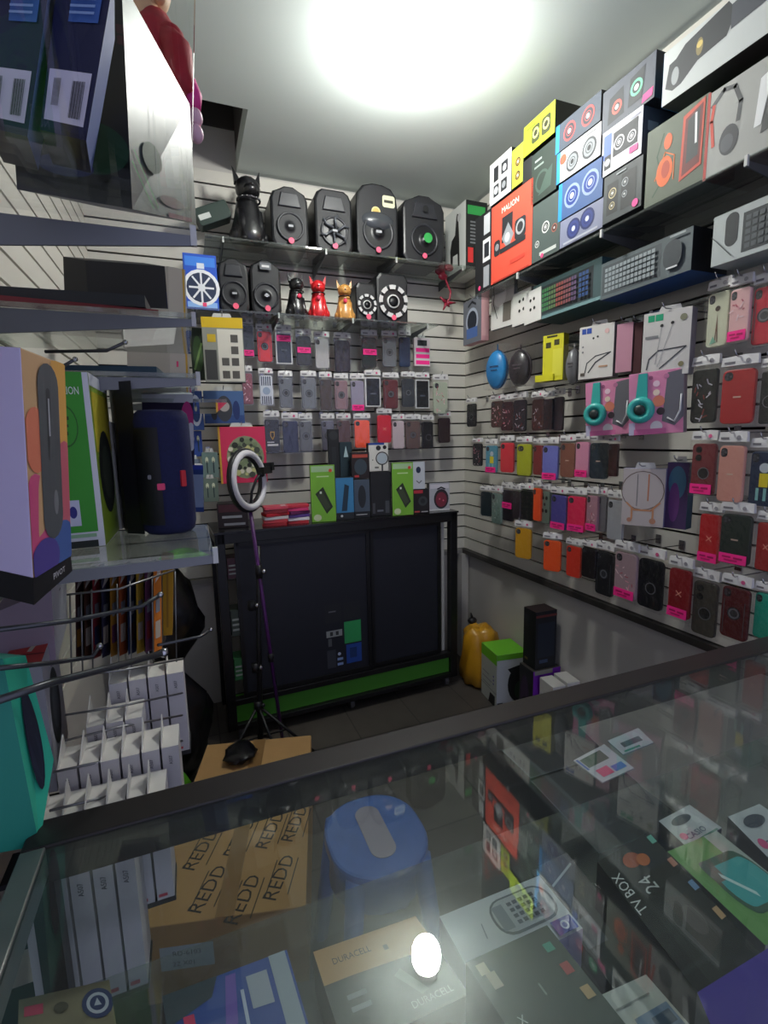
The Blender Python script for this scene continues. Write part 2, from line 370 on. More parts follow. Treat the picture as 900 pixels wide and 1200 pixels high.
# ------------------------------------------------------------------ hanging packs
PINK = '#ff2f92'
def case_part(t, style, h_hex, w_, h_, seed=0):
    """the phone case itself: rounded shell with camera window and its own pattern"""
    rnd = random.Random(seed); c = mat(h_hex, .42, 0, None, .2); dk = mat('#1b1b1f', .3)
    x0, x1, y0, y1 = .08*w_, .92*w_, .03*h_, .80*h_
    mb = MB(); F = Matrix.Translation((0, 0, 0)); cw, ch = x1-x0, y1-y0
    if style in ('box', 'whitebox'):
        fr = mat('#dcdcdc' if style == 'box' else '#e9e4e6', .4)
        mb.prism(rrect(x0-.04*w_, y0, x1+.04*w_, y1, .003), -.016, 0, fr, F, .0015)
        art(mb, Matrix.Translation((x0, y0, 0)), cw, ch, [('rr', .04, .04, .96, .96, .05, h_hex), ('rr', .12, .7, .4, .9, .1, '#101014'), ('r', .3, .42, .7, .47, '#5b6270')])
    else:
        mb.prism(rrect(x0, y0, x1, y1, .011*w_/.08), -.012, 0, c, F, .0025)
        A = []
        if style in ('ring', 'plain', 'logo', 'floral', 'star', 'stripe', 'marble', 'figure', 'tower', 'shield', 'shades'):
            A += [('rr', .07, .80, .34, .96, .12, '#26262b'), ('c', .15, .91, .028, '#4a4a52'), ('c', .15, .85, .028, '#4a4a52'), ('c', .27, .88, .022, '#55555c')]
        if style == 'win': A += [('rr', .08, .78, .48, .95, .14, '#3a3a32'), ('c', .18, .90, .03, '#6a6a5c'), ('c', .18, .83, .03, '#6a6a5c'), ('c', .36, .87, .03, '#6a6a5c')]
        if style == 'ring': A += [('c', .5, .5, .125, '#33343a'), ('o', .5, .5, .10, .07, '#6d6f76'), ('r', .1, .08, .13, .75, '#5a5c62'), ('r', .87, .08, .90, .75, '#5a5c62')]
        if style == 'bigcam': A += [('c', .3, .88, .065, '#15151a'), ('c', .3, .72, .065, '#15151a'), ('c', .55, .42, .12, '#17171c'), ('o', .55, .42, .12, .10, '#6a6a70')]
        if style == 'logo': A += [('r', .38, .48, .62, .51, '#d9b9a8')]
        if style == 'x': A += [('l', [(.38, .45), (.62, .55)], .02, '#e6a08c'), ('l', [(.38, .55), (.62, .45)], .02, '#e6a08c')]
        if style == 'stripe': A = [('r', .12+.16*i, .66, .2+.16*i, .97, '#25304a') for i in range(5)] + [('r', .12+.16*i, .03, .2+.16*i, .3, '#25304a') for i in range(5)] + [('c', .5, .48, .13, '#9fb0c8')]
        if style == 'shield': A += [('p', [(.35, .62), (.65, .62), (.65, .48), (.5, .36), (.35, .48)], '#c79a3a'), ('p', [(.4, .59), (.6, .59), (.6, .49), (.5, .41), (.4, .49)], '#2a2318'), ('r', .12, .18, .88, .24, '#d5d5d5'), ('r', .12, .28, .6, .31, '#d5d5d5')]
        if style == 'tower': A += [('p', [(.42, .08), (.5, .62), (.58, .08), (.54, .08), (.5, .3), (.46, .08)], '#7a5a4a'), ('c', .5, .7, .05, '#4a3a32'), ('p', [(.2, .05), (.35, .2), (.5, .08)], '#7fb59a')]
        if style == 'figure': A += [('r', .4, .35, .75, .6, '#e8d42c'), ('c', .58, .7, .09, '#c8d0d8'), ('r', .3, .1, .42, .33, '#8cc3c0'), ('r', .6, .1, .72, .33, '#8cc3c0')]
        if style == 'shades': A += [('c', .3, .8, .06, '#202020'), ('c', .68, .8, .06, '#202020'), ('c', .3, .4, .06, '#202020'), ('c', .68, .4, .06, '#202020'), ('c', .5, .6, .05, '#383838')]
        if style in ('floral', 'marble', 'lines'):
            pal = {'floral': ['#e9a6b4', '#b85a6a', '#f2d8dc'], 'marble': ['#8fb5a8', '#50685f', '#c4d4cc'], 'lines': ['#c9c9d2', '#8a3a36', '#a8a8b8']}[style]
            for i in range(16):
                a = rnd.random()*6.3; x, y = rnd.uniform(.15, .85), rnd.uniform(.08, .75); l = rnd.uniform(.04, .12)
                A.append(('l', [(x, y), (x+l*math.cos(a)*1.8, y+l*math.sin(a))], .022, pal[i % 3]))
        if style == 'check': A += [('r', .12+.2*(i % 4), .1+.16*(i//4), .25+.2*(i % 4), .19+.16*(i//4), '#3a3434') for i in range(0, 20, 1) if i % 2 == 0]
        art(mb, Matrix.Translation((x0, y0, 0)), cw, ch, A)
    t.part(mb, 'phone_case')
def pack(M, w_, h_, hexc, style, sticker, label, cat, group, header='#d8d6d6', seed=0):
    t = Thing('phone_case_pack', M, label, cat, group)
    case_part(t, style, hexc, w_, h_, seed)
    mb = MB(); mb.prism(rrect(.01*w_, 0, .99*w_, .86*h_, .004), -.017, .0035, BAG); t.part(mb, 'clear_bag')
    mb = MB(); hm = mat(header, .35)
    mb.add([(.03*w_, .855*h_, .002), (.97*w_, .855*h_, .002), (.95*w_, .99*h_, -.002), (.62*w_, h_, -.004), (.05*w_, .98*h_, -.001),
            (.03*w_, .855*h_, -.012), (.97*w_, .855*h_, -.012), (.95*w_, .99*h_, -.010), (.62*w_, h_, -.012), (.05*w_, .98*h_, -.009)],
           [(0, 1, 2, 3, 4), (9, 8, 7, 6, 5), (0, 5, 6, 1), (1, 6, 7, 2), (2, 7, 8, 3), (3, 8, 9, 4), (4, 9, 5, 0)], hm)
    art(mb, Matrix.Translation((0, .86*h_, .0025)), w_, .1*h_, [('r', .12, .25, .4, .55, '#77747a'), ('c', .72, .5, .3, '#d65a8a' if seed % 3 == 0 else '#9a979c')])
    t.part(mb, 'header_card')
    if sticker:
        y = {1: .04, 2: .35, 3: .58}[sticker]
        mb = MB(); mb.box((.5*w_, (y+.075)*h_, .0048), (.78*w_, .15*h_, .0012), mat(PINK, .5)); 
        art(mb, Matrix.Translation((.12*w_, y*h_, .0056)), .76*w_, .15*h_, [('r', .12, .55, .45, .72, '#b8145a'), ('r', .55, .5, .88, .7, '#b8145a'), ('r', .2, .25, .7, .38, '#c4185f')])
        t.part(mb, 'price_sticker')
    return t
def hook(M, w_, h_, label, plane, val):
    """peg hook from the slatwall through the pack's header hole"""
    P = M @ V((w_/2, h_*.955, -.006)); n = V((0, -1, 0)) if plane == 'y' else V((-1, 0, 0))
    zz = P.z+.004
    wall = V((P.x, -.016, zz)) if plane == 'y' else V((-.016, P.y, zz))
    L = max((P-wall).dot(n), .02)
    F = frame(wall, V((0, 0, 1)).cross(n))
    t = Thing('display_hook', F, label, 'hook', 'display hooks on the slatwalls')
    mb = MB(); mb.tube([(0, 0, 0), (0, 0, L+.015), (0, .006, L+.024), (0, .018, L+.03)], .0021, CHROME, None, 6); t.part(mb, 'peg')
    mb = MB(); mb.box((0, 0, .002), (.022, .034, .003), CHROME); t.part(mb, 'back_plate')
def hang_row(rows, plane, val, where, group, jitter=0.0, asp=.52):
    prev = None
    for i, (x0, y0, x1, y1, c, st, stk, desc) in enumerate(rows):
        v = val - (.012*(i % 2)) - jitter*((i*37) % 5)/5
        M, w_, h_ = fit(x0, x1, y0, y1, plane, v, aspect=asp)
        sh = (prev or '').split(' with ')[0].split(' in ')[0]
        lab = desc + ', ' + where + (', right of ' + sh if prev else ', first from left')
        pack(M, w_, h_, c, st, stk, lab, 'phone case', group, seed=i*7+len(where))
        hook(M, w_, h_, 'chrome hook holding the ' + desc.split(' with ')[0] + ', ' + where, plane, v)
        prev = desc
# back wall, three rows
hang_row([
 (283, 372, 298, 419, '#3a3f45', 'plain', 1, 'dark grey clear-edged case'), (300, 379, 320, 425, '#d8242c', 'ring', 0, 'bright red rugged case'),
 (322, 380, 343, 428, '#2b3347', 'box', 3, 'navy boxed case with pink strip'), (346, 385, 366, 429, '#2a2a2e', 'plain', 2, 'black case with low pink strip'),
 (368, 388, 387, 433, '#b7b4b4', 'plain', 0, 'silver grey case'), (391, 389, 412, 437, '#2a2230', 'check', 0, 'black purple wallet case'),
 (423, 386, 443, 432, '#1e2b2a', 'plain', 2, 'black green case'), (447, 387, 466, 431, '#6e7178', 'ring', 0, 'grey ring holder case'),
 (467, 386, 482, 431, '#2c3a58', 'plain', 0, 'navy blue case')], 'y', -.15, 'back wall top row', 'phone cases in the top row of the back wall')
hang_row([
 (283, 428, 297, 475, '#8d4a52', 'floral', 0, 'dusky red patterned case'), (303, 431, 321, 476, '#d9dde6', 'stripe', 0, 'white case with navy stripes'),
 (326, 434, 344, 479, '#6f7278', 'ring', 0, 'mid grey ring case'), (352, 434, 372, 480, '#777a80', 'ring', 0, 'pale grey ring case'),
 (374, 435, 390, 482, '#4b3d36', 'plain', 0, 'dark brown case'), (391, 437, 409, 481, '#94757c', 'ring', 0, 'mauve ring case'),
 (410, 437, 428, 483, '#9a93a8', 'plain', 1, 'lilac clear case'), (427, 433, 447, 478, '#1f2430', 'box', 0, 'black case in white-edged box'),
 (448, 436, 468, 480, '#6b3238', 'ring', 0, 'brown red ring case'), (470, 435, 487, 478, '#3d4148', 'ring', 0, 'charcoal ring case'),
 (486, 436, 504, 480, '#1c1c20', 'box', 0, 'black case in silver-edged box'), (507, 438, 526, 486, '#b9c2ae', 'floral', 0, 'pale green clear case')],
 'y', -.15, 'back wall middle row', 'phone cases in the middle row of the back wall')
hang_row([
 (309, 481, 329, 531, '#17171a', 'shield', 0, 'black case with gold shield'), (330, 483, 351, 532, '#1f2547', 'plain', 0, 'deep navy case'),
 (350, 484, 367, 530, '#6a6c70', 'ring', 0, 'grey ring case'), (376, 484, 393, 529, '#6b6a7a', 'ring', 0, 'purple grey ring case'),
 (394, 484, 412, 528, '#5c4040', 'plain', 0, 'brown case with red top'), (414, 484, 435, 526, '#ff5a33', 'plain', 0, 'neon orange case'),
 (441, 478, 460, 520, '#d3243a', 'x', 0, 'bright red boxed case'), (459, 485, 475, 527, '#cdbcc2', 'plain', 0, 'pinkish white case'),
 (474, 485, 494, 527, '#6a5450', 'ring', 0, 'brown ring case'), (494, 486, 509, 527, '#1a1b1f', 'bigcam', 0, 'black case with round cameras'),
 (513, 482, 529, 520, '#301d22', 'check', 0, 'black and dark red case')], 'y', -.15, 'back wall bottom row', 'phone cases in the bottom row of the back wall')
# right wall
hang_row([(546, 466, 558, 501, '#26262a', 'bigcam', 0, 'small black case near the corner'),
 (574, 462, 590, 502, '#4a3632', 'floral', 0, 'brown black patterned case'), (586, 462, 601, 506, '#3a2228', 'floral', 0, 'black case with red flowers'),
 (600, 459, 617, 507, '#20222a', 'lines', 0, 'black case with white pattern'), (622, 458, 638, 506, '#3a2422', 'lines', 0, 'black case with red pattern'),
 (636, 458, 648, 505, '#1c1c22', 'plain', 0, 'plain black case'), (647, 455, 660, 506, '#2e2831', 'plain', 0, 'dark purple clear case')],
 'x', -.13, 'right wall first row', 'dark phone cases in the upper row of the right wall')
hang_row([(553, 513, 565, 547, '#2e3036', 'floral', 0, 'black patterned small case'), (568, 514, 583, 555, '#5f9fb5', 'figure', 1, 'sky blue case'),
 (585, 510, 603, 555, '#e03a48', 'plain', 0, 'coral red case'), (604, 511, 624, 559, '#b5ba2a', 'win', 0, 'lime yellow case'),
 (624, 513, 636, 558, '#8a2a30', 'plain', 0, 'dark red case'), (634, 512, 655, 564, '#7b7fd0', 'plain', 1, 'periwinkle case'),
 (655, 509, 675, 561, '#8e5a4c', 'logo', 0, 'terracotta case'), (673, 507, 691, 561, '#e59ab8', 'plain', 1, 'light pink case'),
 (689, 508, 714, 563, '#1c2f3e', 'logo', 0, 'dark teal case'), (712, 510, 724, 560, '#3a161c', 'plain', 0, 'dark maroon case')],
 'x', -.15, 'right wall second row', 'phone cases in the second row of the right wall')
hang_row([(562, 569, 577, 606, '#26333a', 'plain', 0, 'blue black case'), (575, 569, 588, 615, '#7d958c', 'marble', 0, 'green marble case'),
 (587, 565, 602, 612, '#221a24', 'plain', 2, 'black case with pink sticker'), (600, 567, 610, 610, '#3a2f36', 'plain', 0, 'smoky clear case'),
 (608, 566, 626, 611, '#1e1e20', 'check', 0, 'black chequered case'), (624, 562, 634, 612, '#ff5a2a', 'plain', 0, 'orange case'),
 (632, 566, 645, 615, '#75857a', 'shades', 0, 'grey green case with sunglasses print'), (644, 570, 665, 622, '#5c54a0', 'plain', 1, 'violet case'),
 (663, 571, 688, 625, '#f02a5a', 'plain', 1, 'hot pink case'), (686, 570, 701, 624, '#b98a98', 'floral', 1, 'dusty pink floral case'),
 (700, 571, 711, 625, '#77757a', 'plain', 0, 'grey edge-on case'), (710, 574, 731, 635, '#b0b2b8', 'plain', 0, 'silver case')],
 'x', -.16, 'right wall third row', 'phone cases in the third row of the right wall')
hang_row([(602, 610, 624, 656, '#d9a021', 'plain', 0, 'mustard yellow case'), (635, 624, 659, 671, '#ff5a1a', 'plain', 0, 'vivid orange case'),
 (662, 631, 682, 678, '#e8402c', 'plain', 0, 'red orange case'), (680, 633, 699, 679, '#1f1a1c', 'plain', 0, 'matt black case'),
 (696, 634, 720, 700, '#232326', 'ring', 0, 'thick black ring case'), (718, 634, 748, 704, '#b59aa0', 'floral', 1, 'clear case with pink flowers'),
 (745, 641, 779, 716, '#191a20', 'bigcam', 0, 'glossy black case'), (781, 652, 811, 727, '#8e1f26', 'x', 1, 'deep red case'),
 (809, 666, 842, 748, '#4a4640', 'bigcam', 0, 'grey case with big camera rings'), (842, 673, 880, 752, '#5e2026', 'ring', 0, 'maroon ring case'),
 (881, 682, 912, 752, '#24a58c', 'plain', 0, 'teal green case')], 'x', -.17, 'right wall lowest row', 'phone cases in the lowest row of the right wall')
hang_row([(808, 416, 842, 498, '#1c1f20', 'lines', 0, 'black case with brown flowers'), (842, 416, 888, 499, '#b3262c', 'logo', 0, 'large red case'),
 (889, 418, 914, 499, '#202226', 'bigcam', 0, 'black case cut by the frame')], 'x', -.17, 'right block second row', 'phone cases in the right block')
hang_row([(808, 504, 840, 582, '#7a3036', 'bigcam', 1, 'wine red camera case'), (839, 505, 874, 591, '#d99a8c', 'logo', 0, 'rose gold case'),
 (876, 512, 912, 596, '#20304e', 'figure', 0, 'navy case with yellow figure')], 'x', -.17, 'right block third row', 'phone cases in the right block')
hang_row([(817, 588, 846, 662, '#c02028', 'x', 1, 'scarlet boxed case'), (841, 588, 883, 664, '#24302c', 'logo', 1, 'black green boxed case'),
 (884, 598, 912, 672, '#a8282a', 'x', 0, 'brick red case')], 'x', -.17, 'right block fourth row', 'phone cases in the right block')
hang_row([(827, 326, 856, 408, '#cfd2b8', 'tower', 0, 'cream case with tower print'), (853, 322, 880, 402, '#e8b8b8', 'floral', 1, 'pale pink case'),
 (880, 318, 914, 405, '#c8203c', 'ring', 0, 'crimson case')], 'x', -.17, 'right block top row', 'phone cases in the right block')

# ------------------------------------------------------------------ shelves
CLEAN = clearmat('clean_glass', (.985, .99, .985), .9, .01)
def shelf(name, label, cx, cy, z, wx, wy, group='glass shelves on the slatwalls', brackets=(), axis='x', gm=None):
    """glass plate with steel knife brackets; brackets: positions along the wall; axis: direction the bracket points"""
    t = Thing('glass_shelf', Matrix.Translation((cx, cy, z)), label, 'shelf', group)
    mb = MB(); mb.box((0, 0, -.004), (wx, wy, .008), gm or SHELFGLASS); t.part(mb, 'glass_plate')
    for p, a, b, hh in brackets:
        mb = MB(); q = [(a, -.009), (b, -.009), (b, -.022), (a, -.009-hh)]
        if axis == 'x': pts = [[(u-cx, p-cy-.002, v) for u, v in q], [(u-cx, p-cy+.002, v) for u, v in q]]
        else: pts = [[(p-cx-.002, u-cy, v) for u, v in q], [(p-cx+.002, u-cy, v) for u, v in q]]
        mb.add(pts[0]+pts[1], [(0, 1, 2, 3), (7, 6, 5, 4), (0, 4, 5, 1), (1, 5, 6, 2), (2, 6, 7, 3), (3, 7, 4, 0)], STEEL)
        tip = (b-cx, p-cy, 0) if axis == 'x' else (p-cx, b-cy, 0)
        mb.box((tip[0], tip[1], -.009), (.008, .008, .026), mat('#c9c9c6', .4))
        t.part(mb, 'shelf_bracket')
    return t
BA, BB = 2.425, 2.105
shelf('s', 'long smoked glass shelf under the big black speakers', -.84, -.165, BA, 1.42, .3, axis='y', brackets=[(-1.47, -.016, -.30, .05), (-.98, -.016, -.30, .05), (-.6, -.016, -.30, .05), (-.2, -.016, -.30, .05)])
shelf('s', 'glass shelf below, with small speakers and dog figures', -1.01, -.165, BB, 1.30, .3, axis='y', brackets=[(-1.23, -.016, -.30, .04), (-.85, -.016, -.30, .04), (-.42, -.016, -.30, .04)])
RA, RB = 2.185, 1.93
shelf('s', 'upper glass shelf of the right wall under the stacked speaker boxes', -.16, -1.45, RA, .3, 1.75, axis='x', brackets=[(-.95, -.016, -.31, .06), (-1.42, -.016, -.31, .06), (-1.9, -.016, -.31, .06)])
shelf('s', 'lower glass shelf of the right wall under the keyboard boxes', -.085, -1.62, RB-.02, .13, 1.4, axis='x', brackets=[(-1.05, -.016, -.15, .05), (-1.5, -.016, -.15, .05), (-1.9, -.016, -.15, .05)])

# ------------------------------------------------------------------ speakers on the back shelves
def speaker(px0, px1, yt, z, y, label, kind, d=.2, group=None, grp='black speakers on the top back shelf', foot=None):
    M, w_, h_ = fit(px0, px1, yt, foot if foot else yt+10, 'y', y)
    zz = z+.001; top = aty((px0+px1)/2, yt, y).z; h_ = top-zz
    M = M.copy(); M.translation.z = zz
    t = Thing('party_speaker', M @ Matrix.Translation((w_/2, 0, -d/2)), label, 'speaker', grp); I = Matrix.Translation((-w_/2, 0, d/2))
    G = mat('#1b1c20', .6); Gl = mat('#2a2b30', .4); sh = mat('#131418', .4)
    sd = {'dome': .12, 'round': .1, 'gaming': .06}.get(kind, .08)
    o = [(.06, 0), (.94, 0), (1, .08), (1, .70), (.97, .86), (.84, .96), (.62, 1), (.38, 1), (.16, .96), (.03, .86), (0, .70), (0, .08)]
    if kind in ('round', 'handle', 'twin', 'gaming'): o = [(.08, 0), (.92, 0), (1, .1), (1, .80), (.93, .90), (.76, .95), (.62, 1), (.38, 1), (.24, .95), (.07, .90), (0, .80), (0, .1)]
    if kind == 'gaming': o = [(.08, 0), (.92, 0), (1, .1), (1, .84), (.92, .95), (.8, 1), (.2, 1), (.08, .95), (0, .84), (0, .1)]
    if kind == 'wheel': o = [(.03, 0), (.97, 0), (1, .03), (1, .9), (.9, 1), (.12, 1), (0, .9), (0, .03)]
    if kind == 'box': o = [(.03, 0), (.97, 0), (1, .03), (1, .97), (.97, 1), (.03, 1), (0, .97), (0, .03)]
    pts = [(a*w_, b*h_) for a, b in o]
    mb = MB(); mb.prism(pts, -d, 0, sh, I, .012, mtop=G); t.part(mb, 'cabinet')
    r = min(w_*.42, h_*.24) if kind != 'wheel' else min(w_*.46, h_*.42); cy = h_*.34 if kind != 'wheel' else h_*.43
    F = I @ Matrix.Translation((w_/2, cy, .0005)) 
    mb = MB(); mb.lathe([(r, 0), (r, .008), (r*.9, .011), (r*.84, .003)], Gl, F, 24, caps=False); mb.lathe([(r*.84, .003), (r*.5, .002), (r*.3, .004), (r*.28, .008), (r*.12, .013), (0, .014)], sh if kind != 'round' else G, F, 24, caps=False)
    if kind == 'gaming':
        for k in range(6): a = k*math.pi/3; mb.tube([(r*.2*math.cos(a), r*.2*math.sin(a), .012), (r*.75*math.cos(a+.5), r*.75*math.sin(a+.5), .016), (r*1.08*math.cos(a+.3), r*1.08*math.sin(a+.3), .008)], .006, mat('#4c4f55', .3), F, 6)
    if kind == 'wheel':
        for k in range(9): mb.add([(q*r*math.cos(a_), q*r*math.sin(a_), .013) for q, a_ in ((.74, k*.698), (1.0, k*.698), (1.0, k*.698+.24), (1.0, k*.698+.48), (.74, k*.698+.48), (.74, k*.698+.24))], [(0, 1, 2, 3, 4, 5)], mat('#c8c8c8', .3), F)
        mb.lathe([(r*.42, .006), (r*.42, .012), (r*.34, .012)], mat('#c0c0c0', .3), F, 20, caps=False)
    t.part(mb, 'woofer')
    if kind != 'wheel':
        mb = MB(); art(mb, F @ Matrix.Translation((-r*.3, -r*.3, .0155)), r*.6, r*.6, [('r', .2, .38, .8, .62, '#9a9ca0')]); t.part(mb, 'badge')
    if kind in ('round', 'gaming', 'handle'):
        mb = MB(); mb.prism([(w_*.2, h_*.66), (w_*.8, h_*.66), (w_*.72, h_*.88), (w_*.28, h_*.88)], 0, .010, Gl, I, .004); t.part(mb, 'horn_panel')
    if kind in ('dome', 'handle', 'twin'):
        mb = MB()
        if kind == 'dome':
            mb.lathe([(w_*.4, 0), (w_*.36, .01), (w_*.2, .02), (0, .024)], mat('#3c3f44', .25), I @ Matrix.Translation((w_/2, h_*.50, -.004)) @ Matrix.Diagonal((1, .5, 1, 1)), 24); t.part(mb, 'horn_dome'); mb = MB()
            art(mb, I, w_, h_, [('rr', .62, .70, .92, .86, .05, '#cfcfae'), ('r', .66, .76, .88, .80, '#35352c'), ('c', .46, .62, .07, '#d6c48a'), ('c', .46, .62, .052, '#caa75a'), ('r', .38, .54, .56, .58, '#d6c48a')])
        if kind == 'handle': mb.box((w_/2, h_*.97, -.05), (w_*.35, .02, .04), sh, I); mb.box((w_*.37, h_*.94, -.05), (.015, .04, .04), sh, I); mb.box((w_*.63, h_*.94, -.05), (.015, .04, .04), sh, I); art(mb, I, w_, h_, [('c', .5, .78, .05, '#101114'), ('c', .55, .36, .075, '#2f9b4a')], .022)
        if kind == 'twin': art(mb, I, w_, h_, [('rr', .32, .80, .68, .92, .02, '#5c5f66'), ('r', .38, .84, .62, .88, '#c6c6c6'), ('c', .5, .34, .03, '#e8e8f0')], .016)
        t.part(mb, 'front_panel')
    for sx in (0, 1):
        mb = MB(); mb.box((w_*(.12+.76*sx), .004, -d/2), (.02, .008, d*.8), sh, I); t.part(mb, 'foot')
    mb = MB(); art(mb, I @ Matrix.Translation((w_*.42, h_*.05, .017)), .028, .028, [('c', .5, .5, .5, '#f05a7a')]); t.part(mb, 'price_sticker')
    return t
speaker(316, 360, 218, BA, -.27, 'black rounded party speaker, leftmost on top shelf, right of black dog', 'round')
speaker(368, 412, 222, BA, -.27, 'black speaker with curved ribs over its woofer on top shelf', 'gaming')
speaker(417, 466, 215, BA, -.28, 'largest black speaker, dome front with two cream stickers', 'dome', d=.22)
speaker(472, 521, 229, BA, -.28, 'black speaker with handle and green round sticker beside dog box', 'handle')
g2 = 'small speakers on the lower back shelf'
speaker(254, 290, 302, BB, -.26, 'small black round-woofer speaker right of the blue speaker box', 'round', .14, grp=g2)
speaker(292, 328, 304, BB, -.26, 'small black speaker with lettered plate left of black puppy', 'twin', .14, grp=g2)
speaker(417, 441, 331, BB, -.25, 'smallest black cube speaker right of the tan puppy', 'wheel', .1, grp=g2)
speaker(441, 478, 320, BB, -.26, 'black speaker with white-lit wheel woofer at shelf end', 'wheel', .13, grp=g2)
def onback(px0, px1, yt, z, y, **k):
    M, w_, h_ = fit(px0, px1, yt, yt+8, 'y', y, **k); top = aty((px0+px1)/2, yt, y).z; M = M.copy(); M.translation.z = z+.001; return M, w_, top-z
M, w_, h_ = onback(214, 253, 298, BB, -.27)
carton('speaker_box', 'blue speaker box with white wheel picture on lower back shelf', 'box', M, w_, h_, .16, '#2356c8', '#1a3f9a', items=[
    ('r', .05, .78, .95, .95, '#3f86e8'), ('r', .4, .74, .62, .84, '#dfe7f2'), ('r', .05, .04, .95, .14, '#8fb8ee'), ('c', .5, .4, .33, '#f0f2f6'), ('c', .5, .4, .27, '#22304f'), ('c', .5, .4, .07, '#e8e8e8')] +
    [('l', [(.5, .4), (.5+.36*math.cos(a*math.pi/4), .4+.26*math.sin(a*math.pi/4))], .035, '#e8eaf0') for a in range(8)] + [('r', .5, .06, .62, .13, '#f04a7a')])
M, w_, h_ = onback(546, 571, 236, BA, -.27)
dgs = [('p', [(.3, .1), (.38, .1), (.4, .3), (.62, .3), (.64, .1), (.72, .1), (.7, .5), (.66, .8), (.7, .86), (.6, .9), (.56, .84), (.5, .6), (.34, .55), (.26, .4)], '#1b1b1b'), ('c', .7, .82, .06, '#b9b9b9')]
carton('speaker_box', 'white-sided box with green top band and dog silhouette on back shelf', 'box', M, w_, h_, .24, '#16181a', '#c9ccc8', items=[
    ('r', .08, .80, .9, .93, '#2f9a4a'), ('r', .1, .1, .35, .32, '#d43030')] + [('r', .2, .38+.05*i, .75, .405+.05*i, '#707478') for i in range(7)], litems=dgs)
# seated dogs: body, head, ears
def dog(px, yt, z, y, label, hexc, big=False, face=0):
    top = aty(px, yt, y); h = top.z-z; k = h
    o = V((top.x, y, z+.001)); t = Thing('dog_speaker' if big else 'dog_figurine', frame(o, (math.cos(face), math.sin(face), 0)) , label, 'figurine' if not big else 'speaker', 'bulldog figures on the lower back shelf' if not big else None)
    c = mat(hexc, .35, 0, None, .4); R = Matrix.Rotation(-math.pi/2, 4, 'X')   # lathe axis up
    mb = MB()
    mb.lathe([(0, 0), (.20*k, .0), (.24*k, .05*k), (.25*k, .16*k), (.20*k, .32*k), (.17*k, .46*k), (.15*k, .56*k), (.14*k, .62*k), (.08*k, .66*k), (0, .67*k)], c, R @ Matrix.Translation((0, .04*k, 0)), 18)
    for s_ in (-1, 1):
        mb.tube([(s_*.11*k, .42*k, .05*k), (s_*.12*k, .22*k, .12*k), (s_*.12*k, .045*k, .15*k), (s_*.12*k, .042*k, .21*k)], [.07*k, .055*k, .04*k, .035*k], c, None, 8)
        mb.ball((s_*.19*k, .118*k, -.02*k), (.08*k, .11*k, .13*k), c)
    mb.tube([(0, .04*k, -.24*k), (.08*k, .05*k, -.32*k)], [.035*k, .015*k], c); t.part(mb, 'body')
    hs = 1.25 if big else 1.3; mb = MB(); mb.ball((0, .72*k, .03*k), (.135*k*hs, .125*k*hs, .13*k*hs), c); mb.ball((0, .67*k, .15*k), (.075*k*hs, .06*k*hs, .10*k), c); mb.ball((0, .70*k, .245*k), .022*k, BLACK, None, 8, 6)
    for s_ in (-1, 1): mb.ball((s_*.06*k, .76*k, .135*k), .018*k, BLACK, None, 8, 6)
    hd = t.part(mb, 'head')
    for s_ in (-1, 1):
        mb = MB(); b = V((s_*.10*k*hs, .79*k, .0)); tp = V((s_*.15*k*hs, k, -.02*k))
        mb.add([b+V((-.05*k, 0, .03*k)), b+V((.05*k, 0, .03*k)), b+V((.04*k, -.02*k, -.04*k)), b+V((-.04*k, -.02*k, -.04*k)), tp], [(0, 1, 4), (1, 2, 4), (2, 3, 4), (3, 0, 4), (3, 2, 1, 0)], c)
        e = t.part(mb, 'ear', parent=hd)
    mb = MB(); mb.tube([(.152*k*math.cos(a*math.pi/8), .57*k, .04*k+.152*k*math.sin(a*math.pi/8)) for a in range(16)], .015*k, mat('#101012', .3) if hexc != '#17171a' else mat('#3a3a3e', .3), None, 6, True)
    if big:
        for a in (3, 4, 5, 2, 6): mb.ball((.168*k*math.cos(a*math.pi/8), .57*k, .04*k+.168*k*math.sin(a*math.pi/8)), .012*k, CHROME, None, 6, 5)
    t.part(mb, 'collar')
    if not big: mb = MB(); mb.lathe([(.05*k, 0), (.05*k, .006), (0, .006)], mat('#e83a5c'), Matrix.Translation((0, .45*k, .16*k)), 12); t.part(mb, 'price_sticker')
    return t
dog(288, 197, BA, -.22, 'tall black seated dog statue with studded collar on top shelf', '#17171a', True, .15)
dog(346, 320, BB, -.24, 'small black seated bulldog figure left of the red one', '#19191c', face=.2)
dog(372, 323, BB, -.24, 'small red seated bulldog figure between black and tan ones', '#c81c24', face=-.2)
dog(403, 328, BB, -.24, 'small tan seated bulldog figure with orange collar', '#c8904a', face=-.2)
# dark rolled banner left of the tall dog
p0, p1 = aty(231, 255, -.2), aty(268, 243, -.2)
mb = MB(); F = frame(p0, p1-p0); L = (p1-p0).length; mb.prism(rrect(0, -.04, L, .04, .012), -.08, 0, mat('#31403a', .4), F, .004); art(mb, F @ Matrix.Translation((0, -.04, 0)), L, .08, [('r', .05, .3, .4, .6, '#c8ccc8')])
M = Matrix.Translation(p0); o = mb.build('speaker_strap_box', None, M); tag(o, 'dark green long box leaning left of the tall black dog', 'box')

